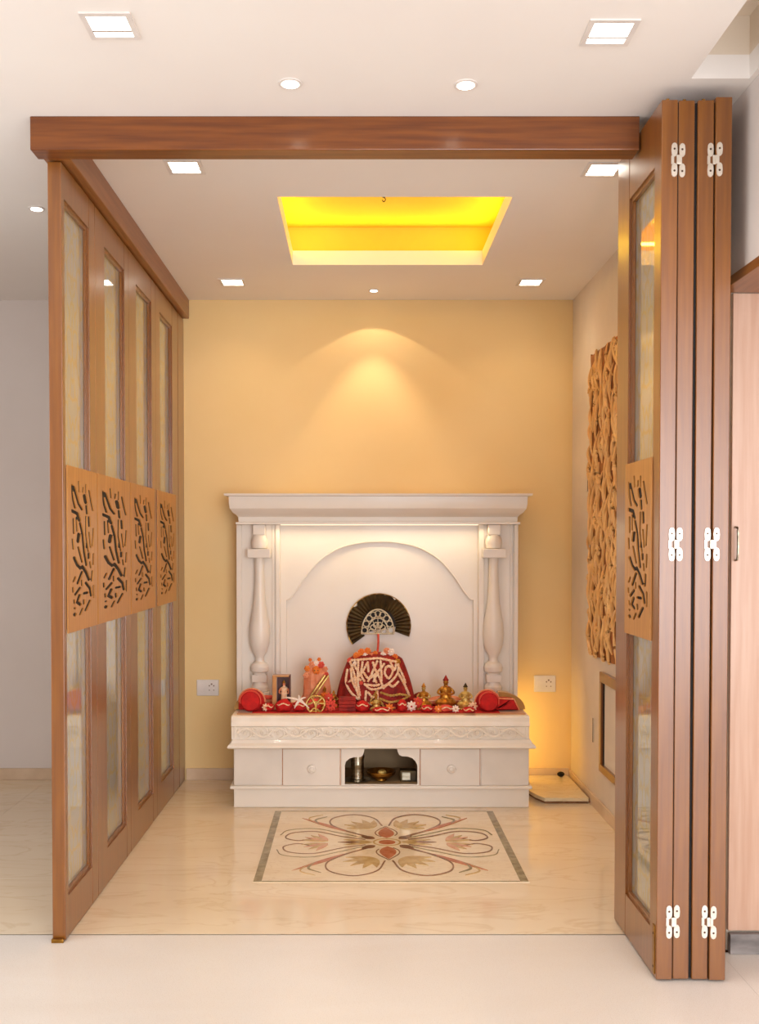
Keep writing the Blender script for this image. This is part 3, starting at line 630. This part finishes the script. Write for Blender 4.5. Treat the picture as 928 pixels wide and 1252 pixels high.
lump(545, 4.67, .040, .018, 'wide flat coral bundle before the tallest gilt figurine', 'pinkred', seed=6)
for a_ in ((545, 4.86, .120, .026, 'long peach drape lying behind the three gilt figurines', 'peach', 11), (391, 4.96, .09, .03, 'amber drape behind the peach draped idol', 'orange', 12), (514, 4.86, .040, .036, 'maroon bundle beside the right foot of the centre mound', 'darkred', 13),
 (467, 4.655, .045, .014, 'low red bundle in front of the centre mound', 'red', 14), (573, 4.645, .030, .015, 'low red bundle just left of the right round cushion', 'red', 15), (384, 4.72, .035, .030, 'coral bundle behind the gilt openwork ornament', 'pinkred', 16), (328, 4.70, .03, .02, 'small red bundle between left round cushion and shrine box', 'red', 17)):
    lump(*a_[:5], a_[5], seed=a_[6], grp='cloth drapes and bundles among the altar figures')
def flower(name, label, px, py, D, r, m1, m2, cat='flower', grp='loose flowers on the altar', petals=8):
    p = at(px, py, D); t = thing(name, label, cat, p, grp)
    bm = bmesh.new()
    for lay, (rr, yy) in enumerate(((.68, 0), (.36, -.35))):
        for k in range(petals):
            a = 2*pi*k/petals+lay*.4; q = bmesh.ops.create_icosphere(bm, subdivisions=1, radius=1)
            for v in q['verts']:
                x, y, z = v.co.x*r*.42, v.co.y*r*.22, v.co.z*r*.26
                v.co = Vector((rr*r*cos(a)+x*cos(a)-z*sin(a), yy*r+y, rr*r*sin(a)+x*sin(a)+z*cos(a)))
    fin('petals', bm, M[m1], t, True); bm = bmesh.new(); ball(bm, (0, -.4*r, 0), r*.28, (1,.7,1), 1); fin('flower_centre', bm, M[m2], t, True)
    return t
zfl = lambda D, r: PY-F*tan(atan((ZM+r-CH)/D)+TH)
flower('rosette', 'red rosette with pale edge between gold lattice and maroon box', 404, zfl(4.67,.030), 4.67, .032, 'pinkred', 'darkred')
flower('rosette', 'dark red rosette behind the rosette left of the maroon box', 402, 853, 4.72, .024, 'pinkred', 'cream')
flower('rosette', 'white and red rosette right of the small upright red bundle', 503, zfl(4.68,.024), 4.68, .025, 'pearl', 'red')
flower('rosette', 'coral rosette left of the gilt figurines', 511, 859, 4.72, .028, 'pinkred', 'orange')
flower('rosette', 'cream rosette at the foot of the right gilt figurine', 578, zfl(4.69,.022), 4.69, .023, 'cream', 'red')
flower('rosette', 'small orange rosette at the foot of the centre mound front', 476, zfl(4.66,.02), 4.66, .021, 'orange', 'cream')
flower('rosette', 'orange rosette in front of the tallest gilt figurine', 536, zfl(4.64,.018), 4.64, .019, 'orange', 'cream')
flower('rosette', 'small pale rosette between the tallest and right gilt figurines', 557, zfl(4.645,.017), 4.645, .018, 'pearl', 'gold')
flower('rosette', 'small white rosette in front of the left red cushion', 325, zfl(4.68,.018), 4.68, .019, 'cream', 'gold')
# white conch like petals
t = base('white_spray', 'white pointed flower spray lying on the red bundles left of centre', 'flower', 362, 4.645, None, ZM)
bm = bmesh.new(); P0 = at(349, 852.5, 4.645)-t.location; P1 = at(366, 856, 4.645)-t.location; tube(bm, [P0, P0*.5+P1*.5+Vector((0,-.004,.002)), P1], .009, 8, 5, lambda q: .15+1.2*q*(1.25-q)); fin('bud', bm, M['pearl'], t, True)
for e, w_ in (((360,866),.007), ((372,860),.007), ((378,866),.006), ((365,850),.006), ((374,853),.006)):
    bm = bmesh.new(); q = at(e[0], e[1], 4.64)-t.location; tube(bm, [P1, P1*.4+q*.6+Vector((0,-.004,.004)), q], w_, 7, 5, lambda s: 1.2-.9*s); fin('petal', bm, M['pearl'], t, True)
# orange draped idol
t = base('draped_idol', 'peach and orange draped idol with flower crown, left of the centre mound', 'idol', 387, 4.86)
hI = .235; bm = bmesh.new(); lathe(bm, [(.075,0),(.072,.03),(.066,.09),(.062,.13),(.058,.16),(.040,.18),(.02,.19)], 32, 0, 0, 1, .6)
for v in bm.verts:
    a = math.atan2(v.co.y, v.co.x); k = 1+.07*sin(9*a+v.co.z*20); v.co.x *= k; v.co.y *= k
fin('robe', bm, M['peach'], t, True)
bm = bmesh.new(); ball(bm, (0,-.018,.172), .024, (.9,.9,1.1)); ball(bm, (0,-.041,.170), .004, (1,1,1.4), 1); fin('head', bm, M['orange'], t, True)
bm = bmesh.new()
for s in (-1, 1): ball(bm, (s*.008,-.038,.177), .003, (1.3,.6,.8), 1)
ball(bm, (0,-.039,.160), .003, (1.8,.5,.5), 1); fin('face_details', bm, M['screw'], t)
for k, (dx, dz, r, m) in enumerate(((-.045,.185,.015,'orange'),(-.022,.205,.016,'peach'),(0,.212,.014,'pearl'),(.024,.203,.017,'pinkred'),(.044,.182,.014,'peach'),(-.03,.228,.009,'orange'),(.014,.23,.010,'orange'),(-.052,.15,.014,'peach'),(.05,.155,.012,'pinkred'))):
    bm = bmesh.new()
    for q in range(6): ball(bm, (dx+r*.6*cos(q*pi/3), -.026, dz+r*.6*sin(q*pi/3)), r*.5, (1,.6,1), 1)
    ball(bm, (dx, -.034, dz), r*.4, (1,.8,1), 1); fin('flower', bm, M[m], t, True)
bm = bmesh.new()
for o_, r in ((0, .0055), (.018, .0045)): tube(bm, [(-.038+o_, -.055, .03), (-.005+o_, -.06, .085), (.044+o_, -.05, .155)], r, 7, 4)
fin('staff', bm, M['goldpale'], t, True)
def idol(px, D, h, label, a, b_, c_, seated=True):
    t = base('gilt_figurine', label, 'figurine', px, D, 'gilt figurines on the altar'); bm = bmesh.new(); lathe(bm, [(.36*h,0),(.38*h,.03*h),(.33*h,.06*h),(.33*h,.09*h),(.30*h,.1*h)], 16, 0, 0, 1, .75); fin('pedestal', bm, M[b_], t, True)
    s = thing('x', '', ''); bpy.data.objects.remove(s)
    sub = len(bpy.data.objects); before = set(bpy.data.objects); figure(t, h, M[a], M[b_], M[c_], seated)
    for o in bpy.data.objects:
        if o not in before: o.location.z += .1*h
idol(397, 4.79, .095, 'amber seated figurine right of the peach draped idol', 'orange', 'gold', 'gold')
idol(408, 4.80, .075, 'small gilt figurine close to the left edge of the centre mound', 'gold', 'goldpale', 'gold')
idol(518, 4.74, .115, 'left one of the three gilt figurines right of the centre mound', 'gold', 'goldpale', 'gold')
idol(545, 4.77, .145, 'tallest gilt figurine with dark crown, right of the centre mound', 'gold', 'gold', 'darkred')
idol(569, 4.74, .115, 'right one of the three gilt figurines, beside the right red cushion', 'goldpale', 'goldpale', 'olive')
# gold lattice ornament
t = base('gilt_lattice', 'openwork gilt ornament in front of the peach draped idol', 'ornament', 386, 4.665); LZ = lambda px, py: at(px, py, 4.655)-t.location
bm = bmesh.new()
for pl in (((375,858),(380,852),(387,851),(394,853),(397,860),(394,868),(387,872),(380,871),(375,864),(375,858)), ((380,852),(384,858),(386,866),(386,872)), ((394,853),(388,859),(386,866)), ((376,862),(384,858),(392,860),(397,860)), ((379,871),(384,866),(392,870))): tube(bm, [LZ(*p) for p in pl], .0038, 6, 4)
fin('lattice', bm, M['goldpale'], t, True); boxo('foot', -.03, .03, -.012, .012, 0, .006, M['gold'], t, .002)
# maroon box
t = base('maroon_box', 'ribbed maroon box in front of the left side of the centre mound', 'box', 424.5, 4.69)
for i in range(4): boxo('box_layer' , -.042+.0015*(i % 2), .042-.0015*(i % 2), -.022, .022, i*.017, i*.017+.0165, M['darkred'], t, .003)
# centre mound
MD, MX = 4.83, W(459, 4.83); t = thing('dressed_mound', 'domed maroon dressed shrine covered in cream garlands, centre of the altar top', 'shrine', (MX, MD, ZM)); HM = .262
def halfw(z): k = min(max(z/HM, 0), 1); return .195*(1-.38*k**1.6)*(1-max(0, (k-.86)/.14)**3*.45)
prf = [(halfw(HM*i/20), HM*i/20) for i in range(21)] + [(.05, HM+.004)]
bm = bmesh.new(); lathe(bm, prf, 56, 0, 0, 1, .5)
for v in bm.verts:
    a = math.atan2(v.co.y*2, v.co.x); k = 1+.022*sin(17*a)*(1-v.co.z/HM*.5); v.co.x *= k; v.co.y *= k
fin('cloth_dome', bm, M['darkred'], t, True)
def on(zx, zy, lift=.008):
    px, py = 400+zx/6.957, 710+zy/6.957; z = H(py, MD-.09); x = W(px, MD-.09, z)-MX; z -= ZM
    hw = halfw(z)*1.0; k = max(0, 1-(x/hw)**2) if hw > 0 else 0
    return Vector((x, -.5*hw*math.sqrt(k)*1.03-lift, max(z, .006)))
GA = [((190,690),(260,680),(350,670),(440,665),(520,680),(600,700)), ((195,700),(230,800),(245,900),(275,1010)), ((170,770),(160,870),(200,950),(270,1010)), ((265,690),(260,850),(280,980)), ((300,700),(290,800),(320,860)),
 ((425,690),(380,790),(345,860)), ((345,700),(352,780)), ((455,690),(462,800),(460,870)), ((610,700),(600,790),(540,860),(450,910),(370,920),(320,880)), ((320,880),(400,890),(450,880)),
 ((500,740),(490,790),(525,830),(560,770),(530,730),(500,740)), ((400,820),(420,870)), ((610,800),(660,890),(700,980)), ((460,950),(540,975),(620,970),(690,985)), ((450,1000),(540,1030),(640,1015),(710,985)),
 ((330,940),(330,1030),(400,1050)), ((420,940),(370,1030),(440,1060),(430,1110)), ((425,940),(430,1020)), ((450,1020),(500,1080),(580,1090)), ((210,730),(250,700)), ((180,870),(240,830),(290,850)), ((390,700),(410,760),(440,800)), ((225,720),(285,790),(340,705)), ((245,860),(300,780),(355,830),(440,765),(490,705)), ((470,890),(430,800),(390,860)), ((540,700),(575,760),(590,700)), ((200,760),(215,860),(255,940)), ((350,950),(390,990),(420,960)), ((480,910),(520,880),(560,900),(610,860)), ((600,720),(640,800),(670,880))]
for i, g in enumerate(GA):
    bm = bmesh.new(); pts = catmull([on(*p) for p in g], 6); dense = []
    for a, b in zip(pts, pts[1:]):
        n_ = max(1, int((b-a).length/.0045)); dense += [a.lerp(b, q/n_) for q in range(n_)]
    tube(bm, pts, .0052, 5, 0)
    for q, p in enumerate(dense[::2]): ball(bm, p+Vector((0, -.001, 0)), .0074, (1,1,1), 1)
    fin('garland', bm, M['goldpale'] if i in (13, 14, 16, 18) else M['cream'], t, True)
for k, (zx, zy, r, m) in enumerate(((250,640,.018,'orange'),(290,610,.018,'orange'),(325,635,.014,'pearl'),(345,600,.017,'orange'),(380,635,.013,'peach'),(410,620,.013,'orange'),(480,630,.015,'pearl'),(510,600,.017,'peach'),(545,610,.018,'pearl'),(580,650,.015,'orange'),(190,680,.013,'pinkred'),(600,690,.016,'gold'),(180,865,.012,'darkred'),(235,700,.010,'pearl'),(450,655,.012,'cream'),(290,860,.010,'pinkred'))):
    px, py = 400+zx/6.957, 710+zy/6.957; p = on(zx, max(zy, 690), .012); p.z = H(py, MD-.05)-ZM
    if zy < 690: p.y = -.035
    bm = bmesh.new()
    for q in range(7): ball(bm, p+Vector((r*.62*cos(q*2*pi/7), 0, r*.62*sin(q*2*pi/7))), r*.45, (1,.6,1), 1)
    ball(bm, p+Vector((0,-r*.4,0)), r*.4, (1,1,1), 1); fin('flower', bm, M[m], t, True)
t = thing('garland_idol', 'little gold cross-armed idol at the foot of the centre mound', 'figurine', (W(460, 4.69, ZM), 4.69, ZM)); figure(t, .085, M['goldpale'], M['gold'], M['gold'])
# red cushions right
bolster(597, 4.69, 'red round cushion with arched back near the right end of the altar top', .047)
flower('rosette', 'cream sprig on the face of the right red cushion', 591, 861, 4.685, .016, 'cream', 'goldpale')
t = base('flat_cushion', 'flat bright red cushion with pale edging at the right end of the altar top', 'cushion', 619, 4.71, None); t.rotation_euler = (0,0,0)
q = [(-.055,.002),(.062,.002),(.034,.058),(-.052,.062)]; bm = bmesh.new(); prism(bm, q, -.02, .02); bmesh.ops.bevel(bm, geom=list(bm.edges), offset=.006, segments=2, affect='EDGES'); fin('pad', bm, M['red'], t, True)
bm = bmesh.new(); tube(bm, [(q[1][0]-.003,-.021,q[1][1]+.003),(q[2][0],-.021,q[2][1]-.002),(q[3][0],-.021,q[3][1]-.002)], .004, 6, 0); fin('edging', bm, M['peach'], t, True)
# end caps of the mat: curved ochre side rests
for sgn, px, l in ((-1, 291, 'curved ochre end rest at the left corner of the altar top'), (1, 638, 'curved ochre end rest at the right corner of the altar top')):
    x0 = W(282.5, 4.66) if sgn < 0 else W(647, 4.66); L_ = .13; pts = [(x0, 0)] + [(x0-sgn*L_*(1-cos(k/8*pi/2)), .085*sin(k/8*pi/2)) for k in range(1, 9)] + [(x0-sgn*L_, 0)]
    cx = x0; bm = bmesh.new(); prism(bm, [(p[0]-cx, p[1]) for p in pts], 0, .05); o = fin('end_rest', bm, M['tan_side'], None, False, (cx, 4.75, ZT+.0052)); tag(o, l, 'cushion', 'ochre end rests')
# halo fan on the back panel
FX, FY = 463, 765; fc = at(FX, FY, 5.06); t = thing('halo_fan', 'dark bronze fan shaped halo mounted on the ivory back panel', 'ornament', fc); s = 5.06/1200
A0, A1, NP = R(-20), R(216), 30
bm = bmesh.new(); prev = None
for k in range(NP*2+1):
    a = A0+(A1-A0)*k/(NP*2); ro = (39+.8*sin(k*1.7)-(2.5 if k in (40, 41, 20) else 0))*s; ri = 21*s; yf = .004 if k % 2 else -.001
    rv = [bm.verts.new((ri*cos(a), yf, ri*sin(a))), bm.verts.new((ro*cos(a), yf-.002, ro*sin(a))), bm.verts.new((ro*cos(a), .016, ro*sin(a))), bm.verts.new((ri*cos(a), .016, ri*sin(a)))]
    if prev:
        for i in range(4): bm.faces.new((prev[i], prev[(i+1) % 4], rv[(i+1) % 4], rv[i]))
    else: bm.faces.new(rv)
    prev = rv
bm.faces.new(prev); fin('fan_pleats', bm, M['olive'], t)
bm = bmesh.new(); tube(bm, [(39.3*s*cos(A0+(A1-A0)*k/24), -.001, 39.3*s*sin(A0+(A1-A0)*k/24)) for k in range(25)], .0022, 6, 1); fin('rim', bm, M['brass'], t, True)
bm = bmesh.new(); pts = [(22*s*cos(A0+.3+(A1-A0-.5)*k/20), 22*s*sin(A0+.3+(A1-A0-.5)*k/20)) for k in range(21)]; prism(bm, pts, .006, .016); fin('dark_disc', bm, M['dark'], t)
bm = bmesh.new(); c0 = (-1*s, -10*s)
for rr in (20, 13): tube(bm, [(c0[0]+rr*s*cos(a), -.002, c0[1]+rr*s*1.5*sin(a)) for a in [pi*k/14 for k in range(15)]], .0034, 6, 2)
random.seed(3)
for k in range(9):
    a = pi*(k+.5)/9; q = (c0[0]+16.5*s*cos(a), c0[1]+16.5*s*1.5*sin(a)); tube(bm, [(q[0]+3.6*s*cos(b), -.003, q[1]+3.6*s*sin(b)) for b in [2*pi*j/8 for j in range(9)]], .0028, 5, 2)
for k in range(6):
    a = pi*(k+.5)/6; q = (c0[0]+8*s*cos(a), c0[1]+11*s*sin(a)); tube(bm, [(q[0]+3.4*s*cos(b), -.003, q[1]+3.4*s*sin(b)) for b in [2*pi*j/8 for j in range(9)]], .003, 5, 2)
tube(bm, [(c0[0]-20*s, -.002, c0[1]), (c0[0]+20*s, -.002, c0[1])], .0035, 6, 0)
for k in range(7): tube(bm, [(c0[0], -.002, c0[1]), (c0[0]+13*s*cos(pi*k/6), -.003, c0[1]+19*s*sin(pi*k/6))], .0022, 5, 0)
fin('filigree', bm, M['silver'], t, True)
bm = bmesh.new(); pa = at(462.5, 776, 5.04); pb = at(462.5, 786, 4.96); pc = at(461.5, 800, 4.84)
tube(bm, [pa, pb, pc], .0055, 8, 4); o = fin('cord', bm, M['pinkred'], t, True); o.matrix_parent_inverse = Matrix.Translation(-fc); o['label'] = 'thin red cord'

# ------------------------------------------------------------------ sockets on the back wall
for (pa, pb, ya, yb, l) in ((240, 267, 831, 850.5, 'white wall socket plate left of the altar'), (653.5, 680, 826, 846, 'white wall socket plate right of the altar')):
    D = DB-.004; x0, x1, z0, z1 = W(pa, D), W(pb, D), H(yb, D), H(ya, D); t = thing('wall_socket', l, 'socket', ((x0+x1)/2, DB, (z0+z1)/2), 'wall sockets'); w_, h_ = (x1-x0)/2, (z1-z0)/2
    boxo('cover_plate', -w_, w_, -.008, -.0003, -h_, h_, M['plastic'], t, .003)
    boxo('switch', -w_*.75, -w_*.25, -.0105, -.008, -h_*.5, h_*.5, M['plastic'], t, .001)
    for dx, dz, r in ((.15, .25, .004), (.55, .25, .004), (.35, .45, .005), (.15, -.3, .003), (.55, -.3, .003)):
        bm = bmesh.new(); lathe(bm, [(r, 0), (r, .0006)], 12); bmesh.ops.transform(bm, matrix=Matrix.Translation((dx*w_, -.008, dz*h_)) @ Matrix.Rotation(pi/2, 4, 'X'), verts=bm.verts); fin('socket_hole', bm, M['socket'], t)
# ------------------------------------------------------------------ right wall: carved panel, framed hatch, pulls, floor board
zc0, zc1, yc0, yc1 = CH-.53, CH+.912, 4.13, 4.72
t = thing('carved_wall_panel', 'tall golden carved wood panel on the right wall', 'wall panel', (XR, yc0, zc0))
random.seed(11); PW, PHt = yc1-yc0, zc1-zc0
bm = bmesh.new(); N = 60; out = []
edge = lambda k: .010*noise.noise(Vector((k*.9, 3.3, 0)))
out += [(.012+edge(k), PHt*k/N) for k in range(N)] + [(PW*k/20, PHt-.012+edge(k+200)) for k in range(20)] + [(PW-.012+edge(k+300), PHt*(1-k/N)) for k in range(N)] + [(PW*(1-k/20), .012+edge(k+400)) for k in range(20)]
prism(bm, out, -.010, -.0005, plane='yz'); fin('ground_board', bm, M['gold_ground'], t)
bm = bmesh.new()
nyv, nzv = 9, 17
for i in range(nyv):
    for j in range(nzv):
        u = (i+.5+random.uniform(-.3, .3))/nyv*PW; v = (j+.5+random.uniform(-.35, .35)+.5*(i % 2))/nzv*PHt
        if v > PHt-.03: continue
        L_ = random.uniform(.055, .10); an = pi/2+random.uniform(-.5, .5); cv = random.uniform(-.03, .03); pts = []
        for q in (-1, -.5, 0, .5, 1):
            a_ = u+q*L_*cos(an)+cv*(1-q*q); b_ = v+q*L_*sin(an); pts.append((-.012-.008*(1-q*q), min(max(a_, .008), PW-.008), min(max(b_, .01), PHt-.01)))
        tube(bm, pts, random.uniform(.006, .0105), 6, 3, lambda z: .3+.9*sin(pi*min(max(z, 0), 1)))
        if random.random() < .4:
            c_ = (u+random.uniform(-.02, .02), v+random.uniform(-.03, .03)); rr = random.uniform(.014, .024)
            tube(bm, [(-.02, c_[0]+rr*(1-q/14)*cos(q*.6), min(max(c_[1]+rr*(1-q/14)*1.5*sin(q*.6), .01), PHt-.01)) for q in range(13)], .006, 5, 1)
o = fin('vine_carving', bm, M['gold_carve'], t, True)
t = thing('wall_hatch', 'dark framed pale hatch low on the right wall under the carved panel', 'hatch', (XR, 3.91, .205)); hy, hz_ = .555, .455
for a in ((0, hy, 0, .035), (0, hy, hz_-.045, hz_), (0, .03, .035, hz_-.045), (hy-.03, hy, .035, hz_-.045)): boxo('frame_bar', -.022, -.0005, a[0], a[1], a[2], a[3], M['wood'], t, .002)
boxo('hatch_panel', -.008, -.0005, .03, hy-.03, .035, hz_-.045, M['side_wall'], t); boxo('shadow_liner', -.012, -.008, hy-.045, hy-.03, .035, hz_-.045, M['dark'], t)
for D, z0, z1, l in ((4.81, H(601, 4.81), H(578, 4.81), 'slim flush pull on the right wall beside the carved panel'), (4.68, H(906, 4.68), H(877, 4.68), 'slim flush pull low on the right wall near the skirting')):
    t = thing('flush_pull', l, 'handle', (XR, D, z0), 'flush pulls on the right wall'); boxo('pull_plate', -.004, -.0004, -.03, .03, 0, z1-z0, M['side_wall'], t, .001); boxo('pull_slot', -.0055, -.004, -.03, -.024, 0, z1-z0, M['screw'], t)
bm = bmesh.new(); prism(bm, [(.835, 4.86), (.862, 4.74), (.895, 4.665), (1.105, 4.665), (1.105, 5.13), (.835, 5.13)], .012, .028, plane='xy'); t = thing('marble_board', 'pale marble board lying on the floor right of the altar', 'board', (0, 0, 0)); fin('board_top', bm, M['slabm'], t)
bm = bmesh.new(); prism(bm, [(.84, 4.865), (.867, 4.745), (.899, 4.672), (1.1, 4.672), (1.1, 5.125), (.84, 5.125)], 0.0003, .012, plane='xy'); fin('board_base', bm, M['inl_brown'], t)
bm = bmesh.new(); ball(bm, (1.06, 5.09, .043), .014, (1.4,1,1)); tag(fin('door_stop', bm, M['black'], None, True), 'small black stop in the corner behind the marble board', 'stop')

# ------------------------------------------------------------------ floor inlay
IX, IY, IW, IH = .123, 4.05, .509, .4815
fi = thing('floor_inlay', 'rectangular marble inlay with flower and scroll pattern on floor before the altar', 'floor inlay', (IX, IY, .0002))
Zi = .0022
boxo('inlay_slab', -IW, IW, -IH, IH, 0, Zi, M['inl_bg'], fi)
ic = [0]
def ip(name, pts, m, z=.0008): ic[0] += 1; z += ic[0]*.00003; bm = bmesh.new(); prism(bm, pts, Zi, Zi+z, plane='xy'); fin(name, bm, M[m], fi)
def strip(name, pts, wd, m, z=.0009, tp=False):
    ic[0] += 1; z += ic[0]*.00003; P = catmull([(p[0], p[1], 0) for p in pts], 6); L_, R_ = [], []
    for i, p in enumerate(P):
        d = (P[min(i+1, len(P)-1)]-P[max(i-1, 0)]).normalized(); nn = Vector((-d.y, d.x, 0)); k = wd/2*(.25+sin(pi*i/(len(P)-1)) if tp else 1); L_.append(p+nn*k); R_.append(p-nn*k)
    bm = bmesh.new()
    for i in range(len(P)-1):
        for zq in (0,): 
            v = [bm.verts.new((q.x, q.y, Zi+z)) for q in (L_[i], L_[i+1], R_[i+1], R_[i])]; bm.faces.new(v)
    bmesh.ops.remove_doubles(bm, verts=bm.verts, dist=1e-6); ex = bmesh.ops.extrude_face_region(bm, geom=list(bm.faces))
    for v in ex['geom']:
        if isinstance(v, bmesh.types.BMVert): v.co.z = Zi
    fin(name, bm, M[m], fi)
for s_ in (-1, 1):
    a, b = sorted((s_*(IW-.004), s_*(IW-.034))); boxo('border_band', a, b, -IH+.004, IH-.004, Zi, Zi+.0008, M['inl_olive'], fi)
    a, b = sorted((s_*(IH-.002), s_*(IH-.010))); boxo('border_line', -IW+.035, IW-.035, a, b, Zi, Zi+.0008, M['inl_olive'], fi)
def leafp(cx, cy, L_, w_, an, n_=10):
    out = []
    for k in range(n_+1): t_ = k/n_; out.append((t_*L_, w_*sin(pi*t_**.8)))
    for k in range(n_-1, 0, -1): t_ = k/n_; out.append((t_*L_, -w_*sin(pi*t_**.8)))
    return [(cx+x*cos(an)-y*sin(an), cy+x*sin(an)+y*cos(an)) for x, y in out]
ip('centre_oval', [(.035*cos(k*pi/8), .03*sin(k*pi/8)) for k in range(16)], 'inl_rust')
strip('centre_ring', [(.055*cos(k*pi/6), .048*sin(k*pi/6)) for k in range(13)], .008, 'inl_sand')
for an, L_, w_, m in ((pi/2, .16, .034, 'inl_rust'), (-pi/2, .16, .034, 'inl_rust')): ip('petal', leafp(.0, math.copysign(.058, sin(an)), L_, w_, an), m); strip('petal_outline', [(p[0]*1.25, p[1]*1.05) for p in leafp(.0, math.copysign(.056, sin(an)), L_, w_*1.1, an)[1:-1]], .005, 'inl_brown')
for s_ in (-1, 1):
    ip('petal', leafp(s_*.065, 0, .14, .016, 0 if s_ > 0 else pi), 'inl_brown')
    for an in (.3, -.3): ip('petal', leafp(s_*.06, 0, .13, .013, (0 if s_ > 0 else pi)+an), 'inl_sand')
    for q in (-1, 1):
        ip('knot', leafp(s_*.05, q*.045, .07, .02, math.atan2(q*.7, s_)), 'inl_brown')
        ip('spear_leaf', leafp(s_*.16, q*.145, .30, .013, math.atan2(q*.24, s_*.24)), 'inl_rust')
        strip('spear_stem', [(s_*.06, q*.05), (s_*.12, q*.11), (s_*.17, q*.155)], .006, 'inl_brown')
        # side scrolls
        strip('scroll_line', [(s_*.09, q*.035), (s_*.19, q*.08), (s_*.30, q*.15), (s_*.40, q*.13), (s_*.425, q*.06), (s_*.37, q*.02), (s_*.32, q*.045)], .006, 'inl_brown')
        strip('scroll_line', [(s_*.10, q*.06), (s_*.20, q*.13), (s_*.31, q*.195), (s_*.42, q*.17), (s_*.45, q*.10)], .004, 'inl_olive')
        # top and bottom heart scrolls
        strip('scroll_line', [(s_*.015, q*.24), (s_*.05, q*.36), (s_*.14, q*.415), (s_*.23, q*.36), (s_*.24, q*.26), (s_*.17, q*.16), (s_*.08, q*.08)], .0065, 'inl_brown')
        strip('scroll_line', [(s_*.26, q*.38), (s_*.31, q*.33), (s_*.29, q*.26)], .008, 'inl_olive', tp=True)
        strip('scroll_line', [(s_*.28, q*.41), (s_*.34, q*.36), (s_*.31, q*.28)], .005, 'inl_sand', tp=True)
        for k in range(5):
            an = math.atan2(q, s_)+(k-2)*.42*s_*q*-1
            ip('palmette_lobe', leafp(s_*.055, q*.205, .115+.02*(k in (1,2,3)), .017, an-s_*q*.0), 'inl_sand' if k % 2 else 'inl_sand')
        for k in range(4):
            an = (0 if s_ > 0 else pi)+q*s_*(.15+k*.33); ip('palmette_lobe', leafp(s_*.245, q*.015, .11, .012, an), 'inl_pink' if k % 2 else 'inl_sand')
